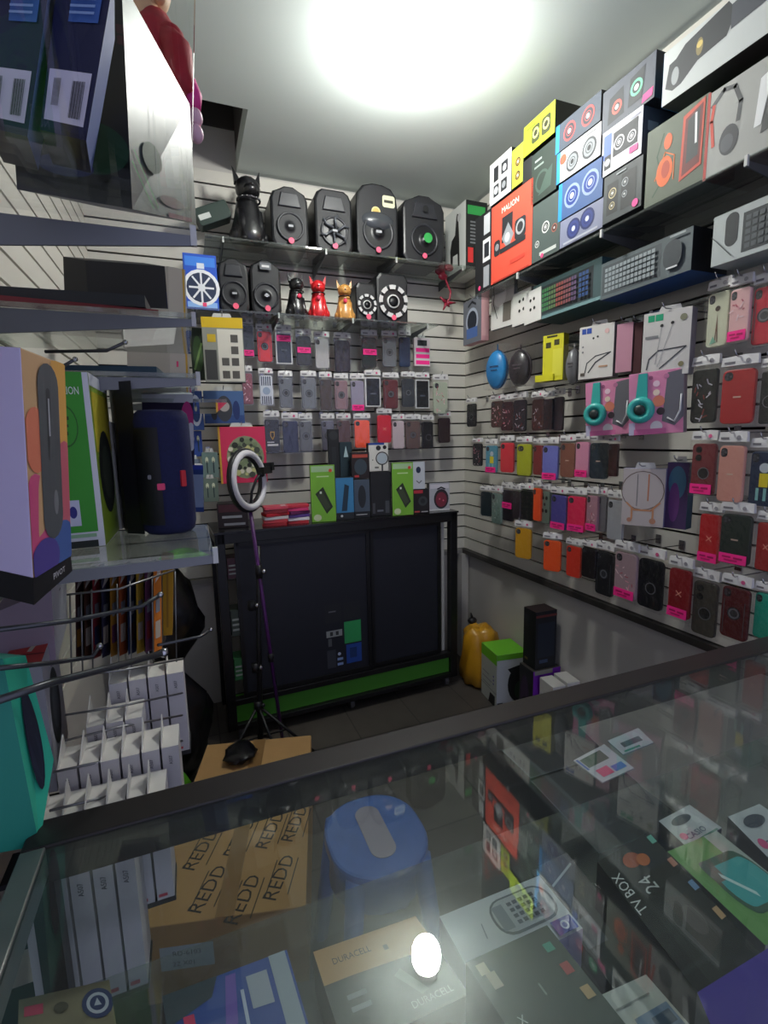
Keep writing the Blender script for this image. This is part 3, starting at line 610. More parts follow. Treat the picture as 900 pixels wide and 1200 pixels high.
# ------------------------------------------------------------------ boxed goods on the right upper shelf
def rbox(x0, x1, yt, yb, label, face, side='#1c1d20', items=(), d=.2, x=-.3, zb=None, sitems=(), group='speaker boxes on the right upper shelf', top=None, bottom=None, name='speaker_box', cat='box', litems=()):
    M, w_, h_ = fit(x0, x1, yt, yb, 'x', x)
    return carton(name, label, cat, M, w_, h_-.0015, d, face, side, top, items, sitems, group, bottom, litems=litems)
rbox(557, 575.5, 250, 343, 'narrow black box with white outlined panels, left end of shelf', '#17181b', items=[('r', .55, .72, .92, .96, '#b9bcc0'), ('r', .5, .38, .95, .66, '#d8d8da'), ('r', .58, .43, .88, .61, '#22252b'), ('r', .55, .06, .9, .32, '#9a9da2'), ('c', .3, .08, .03, '#f04a80')])
rbox(576, 623.5, 226, 322, 'orange red speaker box with white heading, standing on upper right shelf', '#e0503c', items=[
    ('t', 'MALION', .48, .87, .10, .0, '#f4e9e4'), ('r', .28, .46, .55, .78, '#26282c'), ('p', [(.28, .52), (.44, .68), (.58, .5), (.44, .34)], '#8a8f94'), ('c', .42, .5, .06, '#b8bcc0'),
    ('rr', .60, .40, .86, .64, .05, '#2b2d31'), ('c', .73, .53, .09, '#9a9da0'), ('c', .73, .53, .06, '#2a2b2e'), ('rr', .08, .34, .24, .54, .05, '#2b2d31'), ('c', .16, .45, .045, '#8a8c90'), ('r', .24, .34, .86, .40, '#26282c'),
    ('r', .5, .14, .85, .19, '#c43f30'), ('r', .05, 0, .95, .02, '#a83428')])
rbox(574, 599, 183, 233, 'white box with four small black speakers atop the orange box', '#d9d8d6', items=[('r', .2, .5, .42, .85, '#232428'), ('r', .55, .55, .85, .82, '#2c2e33'), ('c', .7, .67, .08, '#c6c8ca'), ('r', .2, .14, .45, .42, '#2c2e33'), ('c', .32, .28, .09, '#c0c2c6'), ('r', .55, .14, .82, .42, '#26282c'), ('c', .68, .28, .08, '#8f9296')])
rbox(600, 613, 171, 217, 'narrow yellow green speaker box beside the white four-speaker box', '#a8b83a', items=spk(.55, .6, .14, '#c9a03a', '#2a2a1e') + spk(.55, .25, .14, '#c9a03a', '#2a2a1e'))
rbox(612.5, 623.3, 186, 213, 'slim black box between yellow green and dark headset box', '#1a1c1d')
rbox(614, 650, 133, 170, 'lime box with two white speakers on top of the stack', '#b7d12a', '#23251c', items=[('r', .1, .78, .4, .84, '#6d7d1c'), ('rr', .28, .2, .54, .75, .1, '#3c4220'), ('c', .41, .5, .17, '#d6e07a'), ('c', .41, .5, .1, '#2c2e1a'), ('rr', .6, .2, .88, .75, .1, '#3c4220'), ('c', .74, .5, .17, '#d6e07a'), ('c', .74, .5, .1, '#2c2e1a')])
rbox(623, 652, 171, 231, 'dark green box with lettering under the lime box', '#26332c', items=[('r', .14, .80, .42, .84, '#9aa5a0'), ('r', .12, .68, .5, .72, '#7e8a84'), ('o', .45, .35, .22, .17, '#3f5248'), ('p', [(.3, .1), (.8, .15), (.85, .55), (.6, .45)], '#3c5046')])
rbox(624, 656, 232, 301, 'dark grey green box with three small speakers under the green one', '#46524f', items=spk(.5, .52, .10, '#d0d4d0', '#23282a') + spk(.2, .3, .06, '#d0d4d0', '#23282a') + spk(.82, .42, .07, '#a05a4a', '#23282a') + [('r', .3, .07, .9, .13, '#b8bcb8'), ('c', .4, .06, .04, '#f04a80')])
bl = ('r', 0, 0, .09, 1, '#1e8fd8')
rbox(652, 703.5, 127, 161, 'dark box with two red-ringed speakers topping the blue stack', '#414a58', items=[bl] + spk(.33, .48, .33, '#b84a4a', '#2c303a') + spk(.74, .48, .33, '#b84a4a', '#2c303a'), sitems=[('r', .2, .3, .8, .6, '#3a3c42')])
rbox(653, 703.5, 161.5, 199, 'white box with two black speakers in the blue stack', '#dedfe0', items=[bl] + spk(.38, .42, .30, '#3a3d42', '#8b8f94', '#2a2a2e') + spk(.76, .46, .32, '#3a3d42', '#8b8f94', '#2a2a2e') + [('c', .16, .7, .16, '#d85a3a'), ('r', .6, .86, .9, .91, '#8a8c90')])
rbox(655, 706, 199.5, 245, 'blue box with two blue-coned speakers in the blue stack', '#3d5a8c', items=[bl] + spk(.33, .5, .31, '#8fa2c4', '#1c3a8a') + spk(.74, .54, .31, '#8fa2c4', '#1c3a8a'))
rbox(656.5, 706, 245.5, 279, 'grey lilac box with two round navy speakers, lowest in stack', '#7b7f96', items=spk(.34, .5, .36, '#1d2a5c', '#28377a', '#c0c8e0') + spk(.66, .58, .36, '#1d2a5c', '#28377a', '#c0c8e0') + [('r', .1, .06, .9, .14, '#a8abb8')])
rbox(707, 767, 84, 135.5, 'slate box with red and green ringed speakers, top of column', '#4c515c', items=[('p', [(.12, .12), (.45, .16), (.42, .8), (.15, .72)], '#25282e'), ('o', .30, .42, .16, .10, '#e0554a'), ('c', .3, .42, .06, '#e8c8c4'), ('p', [(.52, .18), (.78, .2), (.82, .88), (.55, .8)], '#25282e'), ('o', .67, .52, .18, .12, '#6fd0a0'), ('c', .67, .52, .07, '#d8e8e0'), ('p', [(.78, .05), (.96, .08), (.98, .26), (.8, .22)], '#e0408a')], sitems=[('r', .1, .4, .9, .75, '#33363c')], d=.22)
rbox(706, 752, 139, 194, 'white box with three black speakers, middle of column', '#e2e3ea', items=[('r', .05, .35, .25, .88, '#5b74c8'), ('r', .08, .12, .25, .42, '#26282e'), ('c', .16, .27, .08, '#c8c8ce'), ('r', .3, .3, .9, .82, '#26282e')] + spk(.45, .55, .15, '#d8d8de', '#2a2d33') + spk(.76, .5, .12, '#d8d8de', '#2a2d33') + [('r', .7, .84, .95, .88, '#a0a0b0'), ('r', .72, .14, .92, .27, '#e0488a')], sitems=[('r', .1, .5, .3, .7, '#888'[:1]+'888888'), ('r', .4, .5, .6, .7, '#888888')], side='#4a4850', d=.22)
rbox(707.5, 752, 195, 252, 'dark box with two tall tower speakers, bottom of column', '#3c4244', items=[('r', .1, .15, .4, .8, '#1f2224'), ('r', .48, .12, .85, .85, '#1f2224')] + spk(.25, .58, .11, '#bcae84', '#2b2e30') + spk(.25, .32, .08, '#bcae84', '#2b2e30') + spk(.58, .66, .09, '#9aa0a4', '#2b2e30') + spk(.58, .42, .07, '#9aa0a4', '#2b2e30') + [('r', .35, .9, .6, .93, '#9aa0a4'), ('c', .86, .12, .08, '#f04a98')], d=.22)
rbox(758, 827, 133, 226, 'olive green headset box with orange headphones and window', '#57604f', '#8a8d88', items=[('l', [(.15, .1), (.3, .25), (.2, .6), (.3, .85)], .02, '#2f4a34'), ('e', .34, .36, .14, .19, '#e86a2a'), ('e', .36, .38, .07, .11, '#b8401a'), ('e', .38, .72, .07, .1, '#d86028'), ('l', [(.18, .3), (.34, .6), (.5, .5), (.5, .2)], .015, '#e07838'), ('p', [(.6, .12), (.94, .2), (.95, .98), (.62, .9)], '#c84a34'), ('p', [(.64, .17), (.91, .24), (.92, .93), (.66, .85)], '#6b1f1e'), ('p', [(.7, .3), (.88, .34), (.88, .9), (.7, .82)], '#303336'), ('l', [(.84, .5), (.82, .85)], .03, '#e8eaea')], group='headphone boxes on the right upper shelf', name='headset_box')
rbox(828, 925, 80, 185, 'pale grey box with big headphones picture, right end of shelf', '#a9aaa6', '#6a4a46', items=[('l', [(.03, .0), (.03, 1)], .04, '#b03028'), ('l', [(.08, .82), (.22, .94), (.36, .9), (.44, .7), (.42, .5)], .05, '#4e5052'), ('e', .32, .33, .12, .17, '#3e4044'), ('l', [(.12, .35), (.08, .65), (.1, .82)], .04, '#d24a3a'), ('e', .3, .3, .08, .1, '#575a60'), ('p', [(.62, .3), (.7, .3), (.8, .85), (.66, .8)], '#eef0f0'), ('p', [(.7, .2), (1, .25), (1, .95), (.8, .85)], '#4a4c4e')], group='headphone boxes on the right upper shelf', name='headset_box', bottom='#5c2c28')
rbox(780, 925, 2, 72, 'large white soundbar box with black speakers, topmost right', '#c6cbca', '#2a8ac0', items=[('p', [(.03, .30), (.1, .18), (.18, .2), (.32, .4), (.55, .45), (.62, .75), (.55, 1), (.2, .86), (.12, .72), (.06, .7)], '#34373b'), ('e', .12, .42, .035, .16, '#9da2a4'), ('e', .33, .62, .03, .15, '#8a7c50'), ('c', .33, .66, .06, '#d8c070'), ('p', [(.58, .5), (1, .55), (1, .95), (.58, .9)], '#494d55')], d=.28, x=-.31, bottom='#2b332e', litems=[('r', 0, 0, 1, 1, '#2a8ac0')], name='soundbar_box')
# keyboards on the lower shelf of the right wall
def keys(x0, y0, x1, y1, nx, ny, c): 
    dx, dy = (x1-x0)/nx, (y1-y0)/ny
    return [('r', x0+i*dx+.1*dx, y0+j*dy+.15*dy, x0+(i+1)*dx-.15*dx, y0+(j+1)*dy-.15*dy, c if isinstance(c, str) else c[min(len(c)-1, i*len(c)//nx)]) for i in range(nx) for j in range(ny)]
rbox(625, 704, 318, 364, 'keyboard box with rainbow lit keys under the shelf', '#3f5558', '#3a5a60', items=[('r', .12, .12, .9, .88, '#2b3236'), ('r', 0, 0, 1, .08, '#6f8f92')] + keys(.15, .18, .7, .82, 14, 5, ['#3f7a4a', '#58704a', '#8a4a44', '#7a4a50', '#5a4868']) + keys(.73, .18, .87, .82, 3, 5, '#2e4a7a'), d=.16, x=-.24, group='keyboard boxes', name='keyboard_box', bottom='#30555c', top='#44686c')
rbox(705, 810, 287, 334, 'grey keyboard and mouse box with blue underside', '#5a6468', '#15171b', items=[('r', .02, .1, .7, .9, '#4a5256')] + keys(.05, .16, .66, .84, 13, 5, '#8d979b') + [('rr', .74, .16, .92, .84, .4, '#3a4146'), ('l', [(.78, .2), (.88, .2)], .04, '#d8dcde'), ('r', .8, .9, .95, .95, '#a0a8aa')], d=.16, x=-.24, group='keyboard boxes', name='keyboard_box', bottom='#1c4a86', top='#2a2d31')
rbox(836, 925, 236, 298, 'white keyboard box with black mouse and numeric keys, right edge', '#b9c0bf', '#3a3c3e', items=[('rr', .18, .30, .36, .95, .3, '#33373a'), ('r', .42, .1, 1, .85, '#3b4043')] + keys(.45, .14, .98, .8, 6, 5, '#565c60') + [('l', [(0, .6), (.3, .1)], .012, '#202224')], d=.12, x=-.24, group='keyboard boxes', name='keyboard_box', bottom='#8f9694')
# three folded white boxes fanned on hooks
for i, (xa, ya, xb, yb, wpx, lab) in enumerate([(575, 388, 612, 348, 26, 'left white earphone box of the fan, cable drawing on front'), (600, 384, 618, 346, 22, 'middle white earphone box of the fan below the shelf'), (614, 382, 632, 345, 20, 'right white earphone box of the fan below the shelf')]):
    x = -.22-.012*i; bl_, tr_ = atx(xa, ya, x), atx(xb, yb, x); u_ = (tr_-bl_); 
    rt = atx(xa+wpx, ya-8, x)-bl_; F = frame(bl_, rt, u_); W, H = rt.length, u_.length*.92
    carton('earphone_box', lab, 'box', F, W, H, .02, '#d5d3cf', '#8f8d8a', items=([('e', .4, .6, .28, .2, '#f2f0ee'), ('l', [(.2, .9), (.1, .5), (.3, .2)], .02, '#2a2a2a'), ('r', .55, .1, .9, .45, '#6d675f')] if i == 0 else [('c', .4, .7, .05, '#222'+'222'), ('c', .6, .72, .05, '#222222'), ('c', .4, .42, .05, '#222222'), ('c', .62, .44, .05, '#222222')]), group='fanned white earphone boxes')
DEFER = dict(items=[('e', .5, .5, .34, .3, '#a8b0c0'), ('e', .5, .5, .26, .23, '#1c2432'), ('r', .2, .12, .8, .35, '#4a6aa8'), ('l', [(.3, .85), (.5, .93), (.7, .85)], .05, '#22252c')], sitems=[('r', .1, .1, .9, .9, '#e0b0b4')])
# hanging goods, right wall upper row
def hangbox(x0, x1, yt, yb, label, face, side, items=(), d=.035, x=-.2, name='earphone_box', phi=.35, cat='box', group=None, sitems=(), plane='x'):
    M, w_, h_ = fit(x0, x1, yt, yb, plane, x, phi)
    t = carton(name, label, cat, M, w_, h_, d, face, side, None, items, sitems, group)
    P = M @ V((w_/2, h_+.008, -.02)); 
    if plane == 'x': wall = V((-.016, P.y, P.z)); n = V((-1, 0, 0)); L = -.016-P.x
    else: wall = V((P.x, -.016, P.z)); n = V((0, -1, 0)); L = -.016-P.y
    F = frame(wall, V((0, 0, 1)).cross(n))
    mb = MB(); 
    q = F.inverted() @ M
    hk = Thing('display_hook', F, 'chrome hook holding the ' + ' '.join(label.split()[:7]), 'hook', 'display hooks on the slatwalls')
    mb.tube([(0, 0, 0), (0, 0, L+.02), (0, .006, L+.03), (0, .016, L+.036)], .0022, CHROME, None, 6); hk.part(mb, 'peg')
    mb = MB(); mb.box((0, 0, .002), (.022, .034, .003), CHROME); hk.part(mb, 'back_plate')
    mb = MB(); mb.add([(-.25*w_, 0, 0), (.25*w_, 0, 0), (.2*w_, .02, 0), (-.2*w_, .02, 0)], [(0, 1, 2, 3)], mat('#cfcfcb', .3), Matrix.Translation((0, h_, 0)))
    t.part(mb, 'hang_tab'); return t
ear = [('l', [(.2, .12), (.25, .3), (.5, .42), (.92, .46)], .02, '#3a3c40'), ('l', [(.3, .12), (.5, .3), (.92, .46)], .025, '#3a3c40')]
hangbox(678.5, 719, 381, 443, 'white neckband earphone box with blue logo squares', '#dcd8d2', '#8d878c', items=ear + [('r', .08, .86, .2, .96, '#2b4ea8'), ('r', .22, .86, .36, .96, '#2b4ea8'), ('c', .42, .76, .02, '#222222'), ('c', .54, .78, .02, '#222222'), ('c', .8, .86, .045, '#e2b8b4'), ('c', .12, .62, .02, '#8a8a8a'), ('c', .12, .52, .02, '#8a8a8a'), ('r', .6, .2, .85, .23, '#c9a080'), ('r', .07, .06, .2, .12, '#5a5048')], d=.05)
hangbox(722, 741, 379, 436, 'slim pink box between the two white earphone boxes', '#c890a4', '#77737a', d=.05, x=-.17)
hangbox(741, 752, 378, 440, 'thin dark red box behind the white and green earphone box', '#4a1f26', '#2a1a1e', d=.04, x=-.15)
hangbox(753, 809, 364, 440, 'white neckband earphone box with green logo squares', '#d8d4ce', '#8d878c', items=[('r', .1, .86, .24, .96, '#1fa878'), ('r', .26, .86, .42, .96, '#1fa878'), ('c', .4, .78, .025, '#2a2a2a'), ('c', .62, .8, .025, '#2a2a2a'), ('l', [(.12, .12), (.16, .28), (.35, .4), (.92, .42), (.4, .12)], .02, '#4a4c50'), ('l', [(.4, .76), (.3, .2)], .008, '#a0a0a0'), ('l', [(.62, .78), (.35, .15)], .008, '#a0a0a0'), ('c', .84, .86, .05, '#8a8a70'), ('c', .84, .16, .04, '#8a8460'), ('r', .06, .6, .34, .64, '#8a8a8a'), ('r', .35, .0, .65, .08, '#3a5c9c')], d=.05, x=-.21)
hangbox(543, 564, 350, 402, 'blue headphone pack with pink side strip next to the corner', '#6b6f78', '#d8a0a8', d=.05, x=-.16, phi=0, name='headphone_pack', cat='headphones', **DEFER)
# yellow open box and round cases
M, w_, h_ = fit(636, 660, 392, 446, 'x', -.2, .3)
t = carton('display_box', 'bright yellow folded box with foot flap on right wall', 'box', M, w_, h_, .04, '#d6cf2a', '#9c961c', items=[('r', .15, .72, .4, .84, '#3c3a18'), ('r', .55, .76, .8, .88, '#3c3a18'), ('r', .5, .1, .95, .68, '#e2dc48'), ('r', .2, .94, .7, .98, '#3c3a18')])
mb = MB(); mb.box((-w_*.35, .014, .005), (w_*.9, .028, .05), mat('#d6cf2a', .4)); t.part(mb, 'foot_flap')
for a in ((568, 593, 405, 456, '#1f86c8', '#1b3f6a', 'bright blue round headphone case hanging nearest the corner'), (594, 621, 405, 452, '#2b272d', '#514a52', 'dark round headphone case hanging beside the blue one'), (662, 678, 404, 450, '#6f7076', '#3c3c42', 'grey gadget in a clear blister beside the yellow box')):
    M, w_, h_ = fit(a[0], a[1], a[2], a[3], 'x', -.17, .35); t = Thing('headphone_case', M, a[6], 'headphones', 'round headphone cases')
    mb = MB(); c = mat(a[4], .35, 0, None, .3); F = Matrix.Translation((w_/2, h_*.45, -.02)) @ Matrix.Diagonal((w_*.46, h_*.44, 1, 1))
    mb.lathe([(0, -.03), (.8, -.028), (1, -.01), (1, .012), (.86, .026), (0, .03)], c, F, 22); t.part(mb, 'shell')
    mb = MB(); mb.tube([(w_/2+w_*.47*math.cos(k*math.pi/11), h_*.45+h_*.45*math.sin(k*math.pi/11), -.016) for k in range(22)], .003, mat(a[5], .4), None, 6, True)
    art(mb, Matrix.Translation((0, 0, .011)), w_, h_, [('r', .3, .5, .7, .54, a[5]), ('r', .35, .42, .65, .45, a[5])]); t.part(mb, 'zip')
    mb = MB(); mb.prism(rrect(.02*w_, 0, .98*w_, h_*1.02, .01), -.05, .014, BAG); t.part(mb, 'clear_bag')
    mb = MB(); mb.tube([(w_/2, h_*.88, -.02), (w_/2, h_*1.02, -.02)], .004, c, None, 6); t.part(mb, 'hang_loop')
# pink kids' headphone packs (character art left out)
def pinkpack(x0, x1, yt, yb, label, x):
    M, w_, h_ = fit(x0, x1, yt, yb, 'x', x, .45)
    pk = '#e68fb4'
    t = carton('headphone_pack', label, 'headphones', M @ Matrix.Rotation(.05, 4, 'Z'), w_, h_, .05, pk, '#9d8a94', items=[
        ('p', [(.62, .2), (.72, .95), (1, .98), (1, .25), (.85, .12)], '#6d6c74'), ('c', .5, .06, .05, '#f0e0ea'), ('r', 0, 0, .12, .2, '#c9c4dc'), ('c', .52, .12, .09, '#efe6ea'),
        ('c', .52, .80, .05, '#f6d4e0'), ('c', .42, .9, .03, '#a85a80'), ('c', .7, .9, .04, '#c87aa0'), ('c', .56, .52, .09, '#e0846a'), ('c', .6, .36, .06, '#3a2c34'), ('c', .52, .66, .05, '#f2dcc8'), ('r', .1, 0, .7, .09, '#d870a4')], group='pink headphone packs')
    I = Matrix.Translation((-w_/2, 0, .025)); tl = mat('#3fb5ac', .35)
    mb = MB(); c = V((.24*w_, .40*h_, .002)); mb.lathe([(.2*h_, 0), (.215*h_, .008), (.19*h_, .02), (.12*h_, .022), (.11*h_, .016), (0, .016)], tl, I @ Matrix.Translation(c), 22)
    mb.prism([(.13*w_, .5*h_), (.36*w_, .5*h_), (.36*w_, .98*h_), (.2*w_, .98*h_)], 0, .008, tl, I); t.part(mb, 'headphones')
    mb = MB(); mb.lathe([(.085*h_, .0165), (.085*h_, .021), (.03*h_, .023), (0, .023)], mat('#26302f', .5), I @ Matrix.Translation(c), 18); t.part(mb, 'ear_pad')
    mb = MB(); mb.tube([(.72*w_, .25*h_, .004), (.85*w_, .18*h_, .006), (.95*w_, .35*h_, .006), (.97*w_, .6*h_, .004)], .003, mat('#c8c8cc', .4), I, 6); t.part(mb, 'cable')
pinkpack(688, 739, 447, 511, 'left pink kids headphone pack with teal ear cup', -.19)
pinkpack(739, 803, 436, 510, 'right pink kids headphone pack with teal ear cup', -.22)
hangbox(729, 779, 549, 617, 'pale box with gold charging cable picture on right wall', '#c6bcb8', '#8a86a8', items=[('o', .48, .62, .34, .325, '#7a6a60'), ('l', [(.36, .9), (.36, .35)], .01, '#6a6a6a'), ('l', [(.62, .9), (.62, .45)], .02, '#c9805a'), ('l', [(.12, .4), (.3, .28), (.7, .28), (.9, .42)], .03, '#d0946a'), ('l', [(.25, .3), (.25, .12)], .03, '#d0946a'), ('l', [(.75, .3), (.75, .12)], .03, '#d0946a'), ('c', .2, .1, .04, '#b8846a'), ('c', .75, .1, .05, '#c08c70')], d=.035, x=-.2, phi=.5, name='cable_box')
hangbox(780, 806, 542, 620, 'round-topped purple and teal pack behind the cable box', '#4a3560', '#3a5568', items=[('e', .5, .7, .4, .25, '#45708a'), ('e', .4, .4, .25, .3, '#6a3a7a')], d=.05, x=-.14, phi=.3, name='headphone_pack', cat='headphones')

# goods at the left end of the back wall
hangbox(238, 286, 372, 448, 'clear pack with yellow header and list of square symbols', '#8d8f86', '#2b2b2c', items=[('r', 0, .84, 1, 1, '#d8b41c'), ('r', .36, .02, .98, .82, '#d8d4c8'), ('r', .12, .62, .32, .74, '#c8a820'), ('r', .04, .04, .32, .5, '#3a3a3a')] + [('r', x_, y_, x_+.18, y_+.12, '#55524e') for x_, y_ in ((.68, .62), (.68, .44), (.68, .26), (.44, .26), (.44, .06), (.68, .06))], d=.03, x=-.35, phi=.1, name='charger_pack', cat='charger', plane='y')
hangbox(224, 240, 384, 445, 'dark green glossy pack behind the yellow-headed one', '#1c2c1c', '#141c14', items=[('e', .5, .5, .35, .35, '#34502a'), ('l', [(.2, .2), (.8, .7)], .04, '#6a8a50')], d=.03, x=-.14, phi=0, name='cable_pack', cat='cable', plane='y')
hangbox(239, 286, 458, 496, 'blue landscape mouse pad pack with grey centre figure', '#4a6a9c', '#2b3a5c', items=[('r', 0, 0, 1, .25, '#2f4c86'), ('e', .5, .45, .2, .4, '#3a3c44'), ('c', .5, .52, .16, '#b0aaa4'), ('e', .24, .35, .08, .25, '#2b2c34'), ('e', .8, .4, .09, .3, '#20346c')], d=.01, x=-.16, phi=.05, name='mouse_pad', cat='mouse pad', plane='y')
hangbox(221, 238, 458, 504, 'blue and pink headset card beside the mouse pad', '#2b4a8a', '#1c2c5a', items=[('e', .5, .5, .4, .4, '#c8d0e0'), ('e', .5, .5, .3, .3, '#244078'), ('r', .1, .4, .3, .8, '#d84a90')], d=.02, x=-.2, phi=0, name='headset_card', cat='headphones', plane='y')
hangbox(257, 312, 500, 566, 'magenta mouse pad with round sticker collage behind ring light', '#d8305c', '#b89a3a', items=[('r', 0, 0, .04, 1, '#d8a83a')] + [('e', .55, .46, .40, .38, '#8f9a78')] + [('c', .55+.36*math.cos(i*2.4)*math.sqrt(i/46), .46+.34*math.sin(i*2.4)*math.sqrt(i/46), .028+.012*(i % 3), ['#2f332c', '#c9c88a', '#7f8f6a', '#e0dcc8', '#4a4f44'][i % 5]) for i in range(46)], d=.012, x=-.17, phi=0, name='mouse_pad', cat='mouse pad', plane='y')
for i, (a, b_, c, d_, f, lab) in enumerate([(222, 237, 505, 535, '#2a4a9a', 'blue and white cable card above the green cards'), (222, 236, 538, 578, '#7a8a9c', 'grey blue earphone card at left of back wall'), (237, 256, 530, 560, '#6d8480', 'upper green grey cable card left of magenta pad'), (238, 256, 561, 588, '#6a7a70', 'lower green grey cable card left of magenta pad')]):
    hangbox(a, b_, c, d_, lab, f, '#3a4444', items=[('e', .3, .7, .1, .12, '#d8dcc0'), ('e', .7, .7, .1, .12, '#d8dcc0'), ('l', [(.3, .65), (.3, .2)], .04, '#26363e'), ('l', [(.7, .65), (.7, .2)], .04, '#26363e')], d=.01, x=-.15-.02*i, phi=0, name='cable_card', cat='cable', plane='y', group='cable cards at the left of the back wall')
hangbox(485.5, 504, 396, 429, 'white boxed handset with three pink labels, back wall top row', '#dccfd2', '#a89a9e', items=[('r', .2, .72, .8, .92, '#34373a'), ('r', .1, .5, .95, .64, PINK), ('r', .1, .28, .95, .42, PINK), ('r', .1, .06, .95, .2, PINK)], d=.02, x=-.16, phi=0, name='phone_box', cat='phone box', plane='y')
# red cable lights hanging at the corner
mb = MB(); P = [aty(a, b_, -.2) for a, b_ in ((519, 316), (523, 330), (528, 342), (527, 350), (522, 356))]; M = Matrix.Translation(P[0])
t = Thing('red_holder', M, 'dark red flexible gooseneck holder hanging at the shelf corner', 'phone holder')
I = M.inverted(); rd = mat('#8f1c34', .35)
mb.tube([I @ p for p in P], .006, rd); t.part(mb, 'gooseneck')
mb = MB(); 
for a, b_ in ((515, 318), (526, 314), (519, 324)): mb.ball(I @ aty(a, b_, -.2), (.03, .012, .02), rd, None, 10, 6)
t.part(mb, 'clamp')
mb = MB(); c = I @ aty(523, 355, -.2); 
for dx, dz in ((-.04, .03), (.06, .005), (-.02, -.04), (.02, -.02)): mb.tube([c, c+V((dx, 0, dz))], [.012, .004], rd)
t.part(mb, 'grip')

# ------------------------------------------------------------------ black counter cabinet at the back
CT = 1.062
FL, FR = V((-1.607, -.44, 0)), V((-.279, -.383, 0))
M = frame(FL, FR-FL); W = (FR-FL).length; D = .33
t = Thing('display_cabinet', M, 'black display cabinet with two dark sliding panels and green base', 'cabinet')
BK = mat('#101012', .4, 0, 'black_metal'); PNL = mat('#1c1e29', .55, 0, 'dark_panel'); GR = mat('#4f9a32', .5, 0, 'green_board')
mb = MB(); 
for x in (.022, W-.022):
    for z in (-.022, -D+.022): mb.box((x, .06+(CT-.06)/2, z), (.044, CT-.06, .044), BK)
mb.box((W/2, CT-.025, -.022), (W, .05, .044), BK); mb.box((W/2, CT-.025, -D+.022), (W, .05, .044), BK)
for x in (.022, W-.022): mb.box((x, CT-.025, -D/2), (.044, .05, D), BK)
mb.box((W/2, .205, -.022), (W, .03, .044), BK); mb.box((W/2, .075, -.022), (W, .025, .044), BK)
mb.box((W/2, .075, -D+.022), (W, .025, .044), BK)
t.part(mb, 'frame', .002)
mb = MB(); mb.box((W/2, CT+.004, -D/2), (W+.01, .01, D+.01), mat('#1a1a1c', .18)); t.part(mb, 'worktop')
mb = MB(); mb.box((W/2-.0, .14, -.03), (W-.09, .10, .01), GR); mb.box((W/2, .10, -D/2), (W-.1, .01, D-.1), GR); t.part(mb, 'base_board')
mb = MB(); mb.box((.13+.30, .62, -.018), (.66, .78, .012), PNL); mb.box((.13+.30, 1.005, -.014), (.68, .02, .018), BK); mb.box((.13+.30, .235, -.014), (.68, .02, .018), BK)
mb.box((.095, .62, -.014), (.02, .79, .018), BK); mb.box((.77, .62, -.014), (.02, .79, .018), BK); lp = t.part(mb, 'sliding_panel')
mb = MB(); x2 = W-.11
mb.box(((.78+x2)/2, .62, -.032), (x2-.78, .78, .012), PNL); mb.box(((.78+x2)/2, 1.005, -.028), (x2-.78, .02, .018), BK); mb.box(((.78+x2)/2, .235, -.028), (x2-.78, .02, .018), BK); mb.box((x2, .62, -.028), (.02, .79, .018), BK); mb.box((.80, .62, -.028), (.02, .79, .018), BK)
t.part(mb, 'sliding_panel')
mb = MB(); mb.box((W-.07, .62, -.05), (.018, .80, .004), mat('#c2c0ba', .5)); t.part(mb, 'pale_side_strip')
mb = MB(); art(mb, Matrix.Translation((.52, .27, -.0118)), .20, .36, [('r', 0, .72, .46, 1, '#23252c'), ('r', .52, .72, 1, 1, '#23252c'), ('r', .1, .88, .3, .9, '#6a6c74'),
   ('r', .02, .5, .46, .6, '#8f9296'), ('r', .12, .52, .2, .58, '#303238'), ('r', .28, .52, .36, .58, '#303238'), ('r', .52, .36, 1, .70, '#2f9a5a'), ('r', .02, .02, .26, .3, '#3a3c46'),
   ('r', .56, .04, 1, .34, '#22489c'), ('r', .66, .12, .86, .28, '#16336c'), ('c', .36, .22, .025, '#b8c4e0'), ('r', .3, .12, .46, .16, '#8ea6d8'), ('r', .3, .04, .46, .08, '#8ea6d8'), ('r', .06, .36, .16, .48, '#55585e')])
t.part(mb, 'sticker_group', parent=lp)
for x, z in ((.06, -.04), (W-.06, -.04), (W/2, -.05), (.06, -D+.05), (W-.06, -D+.05)):
    mb = MB(); mb.lathe([(.026, -.012), (.03, -.006), (.03, .006), (.026, .012)], mat('#5a5a5c', .5), Matrix.Translation((x, .03, z)) @ Matrix.Rotation(math.pi/2, 4, 'Y'), 14); mb.box((x, .055, z), (.012, .03, .03), BK); t.part(mb, 'caster')
cab_in = M
# things inside the cabinet, at its open left and lower end
for k, (x, y, w_, h_, c, lab) in enumerate([(.06, .84, .05, .1, '#4a2a34', 'dark red boxed item on the upper left inside the cabinet'), (.06, .55, .05, .13, '#38433c', 'grey green pack in the middle left inside the cabinet'), (.06, .32, .045, .11, '#2f6a3c', 'green striped pack low left inside the cabinet')]):
    mb = MB(); mb.box((w_/2, h_/2, -.06), (w_, h_, .1), mat(c, .5)); art(mb, Matrix.Translation((0, 0, -.0095)), w_, h_, [('r', .1, .2+.2*i, .9, .28+.2*i, '#9aa09a') for i in range(3)])
    single(mb, 'boxed_item', cab_in @ Matrix.Translation((x-.012, y, 0)), lab, 'box')
mb = MB()
for k in range(5): mb.tube([(0, .012*k, 0), (.12, .01*k, -.02), (.25, .012*k+.01, .0), (.30, .03, -.01)], .006, mat('#9fa39a' if k % 2 else '#6f9a5c', .5), None, 6)
o = single(mb, 'cable_bundle', cab_in @ Matrix.Translation((W-.40, .112, -.09)), 'grey and green cables bundled in the cabinet base at right', 'cable'); 

